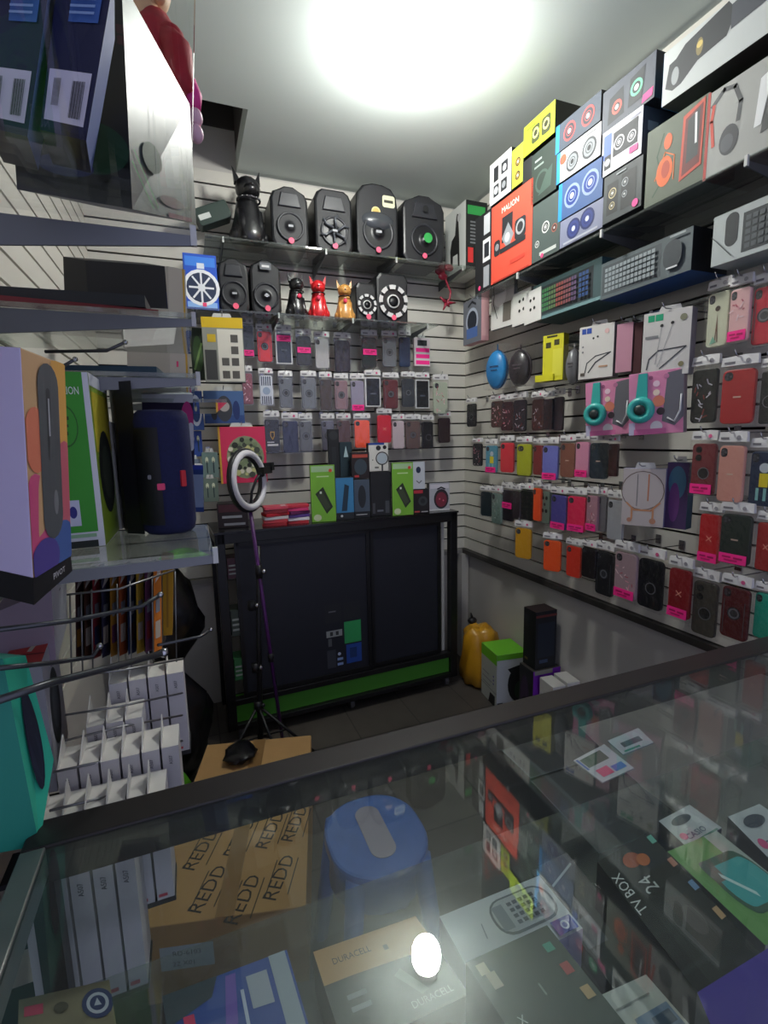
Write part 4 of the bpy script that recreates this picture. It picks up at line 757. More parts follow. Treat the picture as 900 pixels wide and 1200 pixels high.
# ------------------------------------------------------------------ goods on the cabinet top
TY = -.33; TZ = CT+.0095
def ontop(px0, px1, yt, label, face, side='#202124', items=(), d=.05, y=TY, z=TZ, name='boxed_item', cat='box', phi=.1, group='boxed goods on the cabinet top', **kw):
    M, w_, h_ = fit(px0, px1, yt, yt+8, 'y', y, phi); top = aty((px0+px1)/2, yt, y).z; M = M.copy(); M.translation.z = z+.0005
    return carton(name, label, cat, M, w_, top-z, d, face, side, None, items, group=group, **kw)
flash = [('r', .05, .88, .95, .98, '#a8c89a'), ('r', .25, .79, .75, .81, '#c9e0a8'), ('p', [(.18, .5), (.5, .62), (.88, .26), (.62, .14)], '#2b3322'), ('p', [(.24, .46), (.45, .55), (.78, .26), (.6, .2)], '#3d4632'), ('r', .36, .5, .44, .54, '#d8e0d0'), ('e', .24, .08, .16, .06, '#cfd8b0'), ('c', .82, .90, .03, '#e04a3a')]
ontop(363, 392, 545, 'left lime green blister card with dark oblong gadget', '#7cb83a', items=flash, d=.02, name='blister_card', y=-.39)
ontop(459, 484, 542, 'right lime green blister card with dark oblong gadget', '#7cb83a', items=flash, d=.02, name='blister_card', y=-.39)
ontop(393, 414, 560, 'light blue box with figure picture, beside left green card', '#3f86b8', items=[('p', [(.3, .2), (.5, .85), (.75, .8), (.6, .2)], '#22384a'), ('r', 0, 0, 1, .16, '#23262c'), ('c', .3, .08, .03, '#d8d8d8')], y=-.36)
ontop(414.5, 433, 562, 'slate blue box with dark picture beside the light blue one', '#4a5666', items=[('e', .5, .55, .25, .3, '#23272e'), ('r', 0, 0, 1, .16, '#1e2126'), ('r', .1, .07, .8, .09, '#c8c8c8')], y=-.35)
ontop(434, 458, 553, 'tall dark box left of the right green card', '#1b1c20', items=[('r', .08, .06, .2, .3, '#4a4c52'), ('r', .7, .06, .9, .34, '#4a4c52'), ('r', .3, .1, .6, .14, '#70727a')], y=-.35)
a = CT+.0095
def stackon(px0, px1, yt, yb, label, face, y, **k):
    M, w_, h_ = fit(px0, px1, yt, yb, 'y', y, .1); return carton(k.pop('name', 'boxed_item'), label, k.pop('cat', 'box'), M, w_, h_, k.pop('d', .05), face, '#202124', None, k.pop('items', ()), group='boxed goods on the cabinet top')
stackon(412, 433, 530, 561, 'black and red box on top of the slate blue one', '#241a1c', -.35, items=[('r', .05, .8, .9, .92, '#b84a3a'), ('e', .5, .45, .35, .3, '#3a4650'), ('r', .15, .06, .4, .14, '#c83a3a')])
stackon(432, 455, 519, 552, 'white watch box with round watch picture and blue lid', '#dcdad2', -.35, items=[('r', 0, .93, .8, 1, '#2a4a9c'), ('o', .68, .45, .24, .2, '#2f3136'), ('c', .68, .45, .19, '#b0bcc4'), ('c', .5, .82, .09, '#1c1c1f'), ('c', .82, .84, .07, '#1c1c1f'), ('r', .64, 0, .72, .22, '#2f3136'), ('c', .2, .4, .02, '#333333'), ('r', .3, .1, .5, .16, '#70706a')])
ontop(484, 503, 573, 'small black and red camera box near the cabinet end', '#1c1719', items=[('r', .05, .82, .6, .95, '#c03040'), ('c', .6, .5, .2, '#3a3d40'), ('c', .6, .5, .1, '#22262a'), ('r', .08, .04, .4, .1, '#c84a4a'), ('r', .5, .04, .9, .08, '#b8b8b8'), ('r', .9, .75, .98, .98, '#222222')], y=-.37)
stackon(484, 498, 541, 573, 'white box with blue dot on the black and red camera box', '#c9ced6', -.37, items=[('e', .45, .7, .2, .12, '#1f2d4a'), ('l', [(.3, .3), (.5, .22), (.7, .3)], .04, '#70747a')], d=.04)
ontop(503, 527, 566, 'silver box with round red speaker picture at cabinet end', '#b9bac2', items=[('r', .05, .8, .95, .95, '#d8d4dc'), ('e', .58, .42, .36, .36, '#2c2a30'), ('e', .58, .4, .27, .27, '#7a2a3c'), ('l', [(.4, .78), (.58, .84), (.76, .78)], .05, '#2c2a30'), ('c', .5, .42, .03, '#e06a80'), ('c', .68, .36, .03, '#e06a80'), ('r', 0, 0, 1, .06, '#dadada')], d=.04)
# upright packs leaning at the back of the top
ontop(384, 397, 503, 'black selfie stick in clear tube standing behind blue box', '#17181b', items=[('e', .5, .93, .4, .05, '#2c2d31'), ('r', .3, .1, .7, .8, '#24262a')], d=.025, y=-.27, name='selfie_stick', cat='selfie stick')
ontop(398, 412, 518, 'dark teal glass pack standing beside the selfie stick', '#20343c', items=[('p', [(.3, .8), (.5, .95), (.7, .8)], '#b0c8cc'), ('r', .1, .1, .9, .2, '#38505a')], d=.025, y=-.27)
ontop(254, 290, 590, 'dark red and black low box at the left of cabinet top', '#241a20', items=[('r', .2, .1, .9, .2, '#8a8c94'), ('r', .15, .4, .8, .5, '#9a9ca4'), ('r', .05, .65, .95, .95, '#4a2430')], d=.1, y=-.34)
for k in range(6):
    p = aty(322, 611-5.6*k, -.35); mb = MB(); z = TZ+.0005+.0165*k
    cc = ['#a8242c', '#c83a40', '#d8d0d0', '#b8202c', '#8a1c24', '#d0485a'][k]
    mb.prism(rrect(-.06, -.045, .06, .045, .008), 0, .014, mat(cc, .35), None, .002); art(mb, Matrix.Translation((-.06, -.045, .0142)), .12, .09, [('r', .7, .2, .9, .6, '#e8d8d8')])
    single(mb, 'folded_case', Matrix.Translation((p.x, -.35, z)) @ Matrix.Rotation((k*37 % 7-3)*.06, 4, 'Z'), ['dark red', 'coral red', 'whitish', 'bright red', 'wine red', 'rosy red'][k] + ' wallet case, ' + ['lowest', 'second lowest', 'third', 'fourth', 'fifth', 'topmost'][k] + ' in the left flat stack beside ring light', 'phone case', 'flat red cases on the cabinet top')
for k in range(6):
    p = aty(345, 611, -.35); mb = MB(); z = TZ+.0005+.0165*k
    cc = ['#c03038', '#e8e0e2', '#5a3a8a', '#6a2a5a', '#e8407a', '#c82a3c'][k]
    mb.prism(rrect(-.055, -.04, .055, .04, .008), 0, .014, mat(cc, .35), None, .002)
    single(mb, 'folded_case', Matrix.Translation((p.x+.02, -.34, z)) @ Matrix.Rotation((k*23 % 7-3)*.07, 4, 'Z'), ['red', 'white', 'violet', 'plum', 'hot pink', 'scarlet'][k] + ' wallet case, ' + ['lowest', 'second lowest', 'third', 'fourth', 'fifth', 'topmost'][k] + ' in the right flat stack near green card', 'phone case', 'flat red cases on the cabinet top')

# ------------------------------------------------------------------ ring light on its stand
RC = aty(291, 563, -.66); cam2 = (CP-RC); cam2.z = 0; cam2.normalize()
ax = Matrix.Rotation(1.0, 3, 'Z') @ cam2
F = frame(RC, V((0, 0, 1)).cross(ax), V((-.08, 0, 1)))
t = Thing('ring_light', F, 'white ring light with phone clamp on a purple pole', 'ring light')
mb = MB(); R1 = .116; mb.tube([(R1*math.cos(a*math.pi/16), R1*math.sin(a*math.pi/16), .004) for a in range(32)], .015, mat('#dcdade', .35), None, 10, True); t.part(mb, 'white_diffuser')
mb = MB(); mb.lathe([(R1-.02, -.012), (R1+.022, -.012), (R1+.022, .002), (R1+.019, .006), (R1-.019, .006), (R1-.02, .002), (R1-.02, -.012)], mat('#1c1d20', .4), None, 32, caps=False); t.part(mb, 'rear_ring')
mb = MB(); mb.tube([(0, -R1-.01, -.005), (0, -.05, .01), (.03, .0, .02), (.07, .03, .03)], .006, BLACK); mb.box((.085, .035, .035), (.07, .03, .03), BLACK); mb.box((.12, .05, .035), (.02, .035, .045), BLACK); mb.ball((.06, .02, .03), .014, BLACK); t.part(mb, 'phone_clamp')
Fi = F.inverted(); b0 = RC+V((0, 0, -R1-.01)); foot = aty(331, 866, -.62)
mb = MB(); pu = mat('#4c1c5e', .35); mb.tube([Fi @ b0, Fi @ V((foot.x, foot.y, max(foot.z, .02)))], .0085, pu); t.part(mb, 'purple_pole')
mb = MB(); q = b0.lerp(foot, .25); mb.tube([Fi @ (q+V((0, 0, .03))), Fi @ (q-V((0, 0, .03)))], .016, BLACK); mb.ball(Fi @ (q+V((.02, -.01, 0))), .012, CHROME, None, 8, 6)
q = b0.lerp(foot, .62); mb.tube([Fi @ (q+V((0, 0, .02))), Fi @ (q-V((0, 0, .02)))], .014, BLACK); t.part(mb, 'collar')
# separate black light stand beside it
B = aty(304, 852, -.60); top = aty(303, 640, -.56)
M = Matrix.Translation((B.x, B.y, 0)); t = Thing('light_stand', M, 'black tripod stand in front of the cabinet left end', 'tripod')
c0 = V((top.x-B.x, top.y-B.y, 0))
mb = MB(); mb.tube([(0, 0, .06), (c0.x*.5, c0.y*.5, top.z*.6), (c0.x, c0.y, top.z)], [.014, .012, .009], BLACK); t.part(mb, 'pole')
for hz in (.26, .45, .75):
    mb = MB(); mb.tube([(0, 0, hz-.02), (0, 0, hz+.02)], .019, BLACK); mb.ball((.022, -.008, hz), .011, CHROME if hz > .3 else BLACK, None, 8, 6); t.part(mb, 'collar')
for a, L in ((-.35, .26), (-2.6, .24), (-1.1, .17)):
    e = V((math.cos(a)*L, math.sin(a)*L, .008)); mb = MB(); mb.tube([(0, 0, .26), e], .007, BLACK); mb.tube([(0, 0, .10), e*.5+V((0, 0, .13))], .004, BLACK); lg = t.part(mb, 'leg')
    mb = MB(); mb.ball(e+V((0, 0, .003)), .011, BLACK, None, 8, 6); t.part(mb, 'rubber_foot', parent=lg)

# ------------------------------------------------------------------ on the floor
CB = mat('#b08a58', .75, 0, 'brown_cardboard', noise=.12, nscale=7)
CH = .24
c4 = [atz(236, 866, CH), atz(374, 868, CH), atz(345, 1076, CH), atz(182, 1074, CH)]
o0 = (c4[2]+c4[3])/2; o1 = (c4[0]+c4[1])/2; yd = (o1-o0); LY = yd.length; WX = .43
F = frame((o0.x, o0.y, 0), V((0, 0, 1)).cross(-yd.normalized())) ; F = frame((o0.x, o0.y, 0), yd.cross(V((0, 0, 1))), yd)  # x right, y away, z up
t = Thing('cardboard_carton', F, 'long brown lettered carton lying on the floor behind the counter', 'carton')
mb = MB(); mb.box((0, LY/2, CH/2), (WX, LY, CH), CB); t.part(mb, 'carton_body', .003)
mb = MB(); I = Matrix.Translation((-WX/2, 0, CH))
for (x, y) in ((.36, .12), (.60, .06), (.82, .13), (.50, .34), (.72, .36), (.24, .30), (.90, .38), (.40, .56), (.66, .60)):
    art(mb, I, WX, LY, [('t', 'REDD', x, y, .075, 1.25, '#2c231a'), ('l', [(x+.06, y-.075), (x+.115, y+.075)], .004, '#2c231a'), ('l', [(x-.085, y-.075), (x-.03, y+.075)], .004, '#2c231a')])
t.part(mb, 'printed_lettering')
mb = MB(); mb.box((0, LY/2, CH+.0012), (.05, LY, .0012), mat('#8a6a42', .3)); t.part(mb, 'packing_tape')
mb = MB(); I2 = frame((-WX/2, 0, 0), (1, 0, 0), (0, 0, 1)); art(mb, I2, WX, CH, [('r', .10, .42, .42, .72, '#aeb8ba'), ('t', 'RD-6103', .26, .62, .085, 0, '#2a3034'), ('t', '22 X01', .24, .49, .085, 0, '#2a3034')]); t.part(mb, 'address_label')
# blue stool
SZ = .42; sc = atz(440, 975, SZ); sc2 = atz(438, 1062, .2)
M = Matrix.Translation((sc.x, sc.y, 0)); t = Thing('plastic_stool', M, 'translucent blue plastic stool under the glass counter', 'stool')
bp = mat('#3f66b0', .3, 0, 'blue_plastic', .3, .12, 30)
mb = MB(); mb.prism([(p[0], p[1]) for p in rrect(-.135, -.145, .135, .145, .12, 8)], SZ-.03, SZ, bp, None, .008); t.part(mb, 'seat', .0)
mb = MB(); mb.prism(rrect(-.035, -.09, .035, .10, .033, 6), SZ-.001, SZ+.0015, mat('#8f8a9a', .4)); t.part(mb, 'seat_grip')
for sx in (-1, 1):
    for sy in (-1, 1):
        mb = MB(); mb.tube([(sx*.09, sy*.10, SZ-.02), (sx*.135, sy*.14, .0)], [.028, .022], bp, None, 8); t.part(mb, 'leg')
mb = MB(); mb.lathe([(.12, SZ-.12), (.132, SZ-.12), (.125, SZ-.03)], bp, None, 24, caps=False); t.part(mb, 'skirt')
# boxes by the right wall
def fbox(pA, pB, yt, zb, label, face, side, depth, items=(), sitems=(), top=None, name='product_box', cat='box'):
    """pA,pB: left/right pixels of the face's bottom edge; depth behind"""
    a, b_ = atz(*pA, zb), atz(*pB, zb); Z = (a-CP).dot(FW); h = None
    d = ray(pA[0], yt); n = (a-CP); n.z = 0; k = n.length/math.hypot(d.x, d.y); h = CP.z+d.z*k-zb
    return carton(name, label, cat, frame((a.x, a.y, zb+.0005), b_-a), (b_-a).length, h, depth, face, side, top, items, sitems)
a, b_, c = V((-.215, -.685, 0)), V((-.03, -.70, 0)), None
t1 = carton('headset_box', 'white box with green lid and black headset picture on the floor', 'box', frame((-.215, -.70, .0005), (1, -.12, 0)), .185, .31, .19, '#c4c8cc', '#b8bcb8', '#6ab82a',
   items=[('e', .72, .42, .36, .34, '#17181c'), ('e', .8, .3, .22, .18, '#243a2a'), ('p', [(.35, .72), (.95, .8), (.98, .68), (.5, .6)], '#1c1d22'), ('r', .0, .9, 1, 1, '#6ab82a'), ('r', .02, .04, .2, .1, '#3a3d40')],
   litems=[('r', 0, .8, 1, 1, '#6ab82a'), ('r', .1, .3, .6, .32, '#8a8c90'), ('r', .1, .4, .7, .42, '#8a8c90'), ('r', .1, .5, .5, .52, '#8a8c90'), ('c', .8, .55, .02, '#4a3a9a'), ('c', .8, .48, .02, '#4a3a9a'), ('c', .8, .41, .02, '#4a3a9a'), ('p', [(.5, 0), (.9, 0), (.9, .2), (.6, .2)], '#222222'), ('r', 0, .26, 1, .27, '#55575a')])
M, w_, h_ = fit(618, 658, 776, 815, 'x', -.14); 
zt = atz(640, 776, .2)
pf = carton('speaker_box', 'purple-fronted dark box on the floor against the right wall', 'box', frame((-.176, -.955, .0005), (1, -.03, 0)), .165, .325, .115, '#7a1fb0', '#26262a', '#3c3a36', items=[('r', .05, .93, .7, 1, '#8a8a80')], litems=[('e', .4, .5, .3, .35, '#3a2a44'), ('c', .5, .4, .1, '#1a1a1a')])
carton('component_box', 'black computer part box standing above the purple box', 'box', frame((-.160, -.945, .3275), (1, -.03, 0)), .125, .30, .10, '#14171f', '#17181b', '#2b1f20', items=[('r', .1, .2, .9, .8, '#1d2636'), ('r', .2, .1, .6, .16, '#3a4a6a'), ('r', 0, .9, 1, .94, '#6a2a2a')], litems=[('r', .1, .7, .5, .9, '#22262a'), ('r', .15, .1, .4, .14, '#7a6a3a')])
carton('white_box', 'left small white box on the floor beside the purple box', 'box', frame((-.160, -1.08, .0005), (1, -.1, 0)), .07, .30, .11, '#dcdad6', '#c4c2be')
carton('white_box', 'right small white box on the floor against the wall', 'box', frame((-.082, -1.09, .0005), (1, -.1, 0)), .07, .31, .11, '#e0deda', '#c8c6c2')
# yellow bag
by = mat('#c8901a', .4, 0, 'yellow_bag', .3, .1, 9); M = Matrix.Translation((-.135, -.40, 0))
mb = MB(); rnd = random.Random(3); prof = []; N = 26
rings = [(.0, .09), (.03, .12), (.10, .128), (.18, .125), (.26, .12), (.32, .11), (.35, .085), (.36, .05), (.345, 0)]
vs = []; fs = []
for k, (z, r) in enumerate(rings):
    for i in range(N):
        a = 2*math.pi*i/N; q = 1+.07*math.sin(3*a+k*.9)+.06*math.sin(7*a-k*1.7)+rnd.uniform(-.06, .06); vs.append((r*q*math.cos(a)*.9, r*q*math.sin(a)*.85, z+(.010 if k > 4 else .006)*math.sin(4*a+k)))
for k in range(len(rings)-1):
    for i in range(N): j = (i+1) % N; fs.append((k*N+i, k*N+j, (k+1)*N+j, (k+1)*N+i))
mb.add(vs, fs, by, None, True); single(mb, 'plastic_bag', M, 'crumpled mustard yellow plastic bag on the floor beside the cabinet', 'bag')
mb = MB(); mb.ball((0, 0, 0), (.03, .025, .022), BLACK); mb.tube([(0, 0, .01), (-.01, 0, .05)], [.012, .004], BLACK); single(mb, 'bag_knot', Matrix.Translation((-.15, -.34, .375)), 'black plastic lump on top of the yellow bag', 'bag')

# ------------------------------------------------------------------ free quads (corners: tl, tr, br, bl)
def artq(mb, q, items, asp=1.0, off=.0006):
    tmp = MB(); art(tmp, Matrix(), asp, 1.0, items, 0); tl, tr, br, bl = [V(p) for p in q]
    n = (br-bl).cross(tl-bl).normalized()
    if n.dot(CP-bl) < 0: n = -n
    def f(p):
        u, v = min(max(p.x/asp, 0), 1), min(max(p.y, 0), 1.15 if asp == .15 else 1); return (bl*(1-u)+br*u)*(1-v) + (tl*(1-u)+tr*u)*v + n*(off+p.z)
    vs = [f(p) for p in tmp.v]
    for fc, mi in zip(tmp.f, tmp.m): mb.add([vs[k] for k in fc], [tuple(range(len(fc)))], tmp.mats[mi])
def hbox(name, label, cat, q, ext, face, side, items=(), asp=1.0, group=None, sides=None, gloss=.5, second=None, bevel=0, base=None):
    """box whose visible face has the four given corners; body runs back along ext. second=(index, items): print on side i"""
    q = [V(p) for p in q]; M = Matrix.Translation(q[3]); I = M.inverted()
    t = Thing(name, M, label, cat, group)
    fm_ = mat(face, gloss); sm = [mat(c, gloss) for c in sides] if sides else mat(side, gloss)
    ql = [I @ p for p in q]; e = V(ext)
    mb = MB(); mb.hexa(ql, e, fm_, sm); t.part(mb, 'box_body', bevel)
    if items or second:
        mb = MB()
        if items: artw(mb, I, q, items, asp)
        t.part(mb, 'printed_front') if items else None
    if second:
        i, its, a2 = second; j = (i+1) % 4
        qq = {0: [q[0]+e, q[1]+e, q[1], q[0]], 1: [q[1], q[1]+e, q[2]+e, q[2]], 2: [q[3], q[2], q[2]+e, q[3]+e], 3: [q[0]+e, q[0], q[3], q[3]+e]}[i]
        mb = MB(); artw(mb, I, qq, its, a2); t.part(mb, 'printed_side')
    return t
def artw(mb, I, q, items, asp):
    tmp = MB(); artq(tmp, q, items, asp)
    b = len(mb.v); mb.v += [I @ p for p in tmp.v]
    for f, m in zip(tmp.f, tmp.m): mb.f.append([b+k for k in f]); mb.m.append(mb.mi(tmp.mats[m])); mb.s.append(False)
def P4(*a): return [at(*p) for p in a]
def Z4(z, *a): return [atz(p[0], p[1], z) for p in a]

# ------------------------------------------------------------------ glass counter
GZ = .95; CX0, CX1, CY0, CY1 = -1.945, -.06, -2.68, -2.05
M = Matrix.Translation((CX0, CY0, 0)); t = Thing('glass_counter', M, 'glass-topped display counter with dark metal frame across the shop front', 'counter')
I = M.inverted(); RL = mat('#2b2828', .38, .25, 'dark_rail'); 
def wb(mb, x0, y0, z0, x1, y1, z1, m): mb.box(((x0+x1)/2-CX0, (y0+y1)/2-CY0, (z0+z1)/2), (abs(x1-x0), abs(y1-y0), abs(z1-z0)), m)
mb = MB(); wb(mb, CX0+.03, CY0, GZ-.006, CX1, CY1-.058, GZ, GLASS); t.part(mb, 'glass_top')
mb = MB(); wb(mb, CX0, CY1-.058, .895, CX1, CY1, GZ+.004, RL); t.part(mb, 'rear_rail', .003)
mb = MB(); wb(mb, CX0, CY0, .91, CX0+.03, CY1-.058, GZ+.003, mat('#8b8c88', .35, .6)); t.part(mb, 'end_rail', .002)
mb = MB(); wb(mb, CX0, CY0-.03, .91, CX1, CY0, GZ+.003, RL); t.part(mb, 'front_rail', .003)
for x, y in ((CX0+.015, CY0-.015), (CX1-.02, CY0-.015), (CX0+.015, CY1-.03), (CX1-.02, CY1-.03)):
    mb = MB(); wb(mb, x-.015, y-.015, 0, x+.015, y+.015, .895, RL); t.part(mb, 'post')
mb = MB(); wb(mb, CX0+.03, CY0+.01, .726, CX1-.03, CY1-.075, .734, SHELFGLASS); t.part(mb, 'inner_glass_shelf')
SZ_ = .7345
def inbox(label, q, z, face, side, items=(), asp=1.0, thick=None, group='boxes inside the glass counter', **k):
    qq = Z4(z, *q); th = thick or (z-SZ_)
    return hbox(k.pop('name', 'product_box'), label, k.pop('cat', 'box'), qq, (0, 0, -th), face, side, items, asp, group, **k)
PZ = .79
kp = [('r', .05, .1, .95, .9, '#b9bec6')]
kp = [('rr', .38, .30, .96, .90, .25, '#5a626c'), ('rr', .40, .34, .94, .87, .22, '#aeb4bc'), ('r', .42, .40, .52, .80, '#7f8790')] + [('r', .56+.055*i, .42+.1*j, .60+.055*i, .48+.1*j, '#4a525e') for i in range(5) for j in range(4)] + \
    [('r', .78, .02, .97, .24, '#2a3a9a'), ('o', .88, .13, .07, .04, '#c8cce8'), ('l', [(.25, .4), (.27, .62)], .02, '#8a9098'), ('e', .30, .14, .08, .07, '#b8544a')]
inbox('white cordless phone box with keypad picture under the glass', [(515, 1074), (632, 1026), (683, 1088), (556, 1150)], .80, '#c3c8d0', '#9a90c0', kp, 1.9, name='phone_box', cat='phone box')
inbox('dark grey green box with colour tabs and letter X under glass', [(546, 1128), (641, 1084), (745, 1215), (640, 1275)], .87, '#48524a', '#2a322c', [
    ('t', 'X', .16, .42, .10, .0, '#d8dcd8'), ('r', .06, .84, .16, .94, '#d8cdb0'), ('r', .10, .70, .2, .84, '#c8c0a8'), ('r', .80, .78, .90, .86, '#5aa890'), ('r', .82, .56, .92, .66, '#c05a58'), ('r', .84, .34, .94, .44, '#c8a87a'), ('r', .5, .5, .52, .6, '#8a948c')], 1.0, thick=.12)
inbox('tan and dark battery carton beside the lamp reflection under the glass', [(367, 1116), (487, 1074), (550, 1165), (405, 1235)], .80, '#3a3d3a', '#4a3c28', [
    ('p', [(0, .62), (.25, .62), (1, .58), (1, 1), (0, 1)], '#c89a62'), ('t', 'DURACELL', .30, .82, .10, 0, '#4a3a28'), ('t', 'DURACELL', .74, .12, .10, 0, '#a8aca8'), ('r', .14, .40, .3, .45, '#9aa0a0'), ('r', .14, .28, .3, .33, '#9aa0a0'), ('r', .58, .74, .62, .8, '#8a7050'), ('p', [(.55, .45), (.62, .5), (.75, .2), (.68, .18)], '#7a8078')], 1.4, name='battery_carton', cat='battery box')
inbox('blue box with white right border and zigzag print under glass', [(190, 1168), (336, 1113), (366, 1215), (205, 1260)], .80, '#2a4fa8', '#1f2f4a', [
    ('p', [(0, .55), (.35, .75), (.42, 1), (0, 1)], '#3c4a54'), ('r', .84, 0, .98, 1, '#aeb8c4'), ('p', [(.40, .3), (.5, .35), (.56, .95), (.48, .95)], '#7a5ac0'), ('r', .63, .45, .80, .85, '#b4bac8'), ('l', [(.57, .3), (.58, .7)], .04, '#d0d8f0'), ('r', .12, .4, .2, .62, '#e83a6a'), ('r', .01, .4, .1, .5, '#c8ccd8')], 1.5)
inbox('beige carton with blue oval emblem at lower left under glass', [(22, 1172), (128, 1148), (140, 1225), (20, 1240)], .80, '#8f8468', '#4a4432', [('r', .06, .66, .26, .84, '#d8486a'), ('c', .84, .66, .24, '#34406c'), ('c', .84, .66, .17, '#c8ccd8'), ('c', .84, .66, .12, '#34406c'), ('p', [(.80, .62), (.84, .74), (.88, .62)], '#c8ccd8'), ('e', .45, .7, .08, .09, '#55503c'), ('e', .45, .1, .08, .09, '#55503c')], 1.4)
inbox('long black media player box with orange art under glass', [(700, 1010), (760, 975), (894, 1120), (830, 1180)], .85, '#2b2e2c', '#1f2322', [
    ('r', 0, 0, .2, 1, '#1f2321'), ('t', 'TV BOX', .10, .70, .085, math.pi/2, '#e0e2e0'), ('t', '24', .42, .68, .12, math.pi/2, '#c8ccc8'), ('e', .45, .88, .14, .06, '#a85030'), ('e', .6, .84, .1, .05, '#c06a38'),
    ('r', .90, .90, .99, .97, '#7ac0b0'), ('r', .90, .68, .99, .75, '#c88a78'), ('r', .90, .48, .99, .55, '#7a9ac0'), ('r', .90, .26, .99, .34, '#c8a078'), ('p', [(.4, .15), (.8, .2), (.75, .5), (.45, .55)], '#3f3a36'), ('e', .6, .35, .12, .1, '#55504c')], .4, name='media_box')
inbox('green window box holding a turquoise phone case under glass', [(782, 998), (840, 974), (965, 1075), (897, 1108)], .84, '#74a860', '#8a8c88', [
    ('r', .72, 0, 1, 1, '#b8bcb4'), ('rr', .2, .2, .98, .78, .3, '#4a6a58'), ('rr', .26, .26, .96, .70, .25, '#4ab0b0'), ('rr', .2, .55, .4, .78, .1, '#5f7068'), ('l', [(.35, .6), (.55, .35)], .06, '#d8f0ee')], 1.9, name='case_box')
inbox('violet felt-covered box at the lower right under glass', [(817, 1163), (905, 1108), (985, 1200), (870, 1290)], .905, '#4a35a0', '#6a6a6e', (), thick=.15)
inbox('white paper cards with blue pictures stacked under glass', [(704, 1166), (757, 1142), (812, 1205), (750, 1250)], .80, '#c4c8c4', '#8f938f', [('r', .3, .1, .95, .5, '#6a86a8'), ('r', .55, .2, .9, .4, '#34506c'), ('r', .1, .7, .8, .73, '#8a8f8c'), ('c', .6, .15, .08, '#a86a5a')], 1.2, name='card_stack', cat='cards')
for q, z, lab, w2 in (([(772, 962), (808, 943), (846, 970), (806, 994)], .80, 'left white calculator box with pink dot under glass', 'CASIO'), ([(853, 957), (890, 942), (945, 980), (905, 1010)], .80, 'right white calculator box with pink dot at frame edge', 'CASIO')):
    inbox(lab, q, z, '#c8ccd0', '#4a5058', [('t', w2, .45, .22, .24, 0, '#34406a'), ('c', .15, .3, .11, '#e0508a'), ('e', .45, .72, .28, .14, '#4a5460'), ('r', .1, .0, .9, .06, '#3a7a6a')], 1.3, name='calculator_box', cat='calculator')
for i, (q, z, c, lab, it) in enumerate([([(622, 1020), (664, 999), (778, 1140), (724, 1166)], .77, '#23292a', 'slim black box left of the TV BOX one under glass', [('r', .05, .3, .5, .5, '#4a5258'), ('l', [(.2, .8), (.9, .9)], .02, '#aab4b0')]), ([(900, 1010), (960, 985), (1010, 1040), (950, 1070)], .80, '#3a4044', 'grey box behind the green window box at right edge', [])]):
    inbox(lab, q, z, c, '#181c1d', it, 2.2)
# inner items at the right end of the counter
# ---- dark cartons stacked on the floor behind the counter
for i, (q, lab, it) in enumerate([([(566, 858), (655, 829), (712, 884), (622, 912)], 'tall black carton behind the counter, farther of two', [('l', [(0, 1), (0, 0), (1, 0), (1, 1)], .012, '#5a6a74'), ('e', .4, .6, .12, .1, '#30363c')]),
                                  ([(622, 915), (712, 886), (800, 964), (702, 1000)], 'tall black carton behind the counter, nearer of two', [('l', [(0, 1), (0, 0), (1, 0), (1, 1)], .012, '#5a6a74')])]):
    qq = Z4(.6, *q); hbox('black_carton', lab, 'carton', qq, (0, 0, -.599), '#20242b', '#17191c', it, 1.1)
for q, lab, its in (([(672, 891), (708, 872), (743, 900), (706, 917)], 'white printed card with blue and pink writing on nearer carton', [('r', .1, .55, .75, .9, '#3c5a4c'), ('r', .02, .5, .08, .95, '#3c64b0'), ('r', .15, .12, .5, .4, '#d0507a'), ('r', .55, .12, .9, .32, '#4a6ac0')]),
               ([(712, 868), (748, 853), (766, 870), (730, 884)], 'small white card with dark picture beside the printed card', [('r', .2, .3, .8, .6, '#4a525e'), ('r', .1, .05, .6, .15, '#3a8a7a')])):
    qq = Z4(.605, *q); hbox('printed_card', lab, 'card', qq, (0, 0, -.004), '#b9c0cc', '#9aa0a8', its, 1.3)

# ------------------------------------------------------------------ left wall: shelves and goods near the camera
g = 'glass shelves on the left wall'
S1, S4 = 1.785, 1.322
def lshelf(label, y0, y1, z, xr=-1.668, br=(), hh=.055, gm=None):
    cx = (XL+.018+xr)/2; return shelf('s', label, cx, (y0+y1)/2, z, xr-XL-.018, y1-y0, g, brackets=[(b, XL+.018, xr+.003, hh) for b in br], gm=gm)
lshelf('top glass shelf of the left wall under the big black box', -2.62, -2.06, S1, br=(-2.065,), gm=CLEAN)
lshelf('second glass shelf of the left wall with thin dark boxes', -1.80, -1.38, 1.735, br=(-1.79,), hh=.05)
lshelf('third glass shelf of the left wall above the flat white boxes', -1.80, -1.38, 1.625, br=(-1.79,), hh=.04)
lshelf('lower glass shelf of the left wall under the blue speaker', -2.02, -1.74, S4, br=(-2.01,), hh=.026)
lshelf('far thin glass shelf under the tall white gold-edged box', -1.60, -1.10, at(212, 480, 1.55).z-.003, xr=-1.60)
lz = min(at(40, 709, .5).z, at(85, 668, .605).z)-.002
lshelf('small glass shelf piece under the lilac speaker box', -2.36, -2.12, lz, xr=-1.90, hh=.03)
bk = [at(20, 222, .66)-at(155, 245, .63)][0]
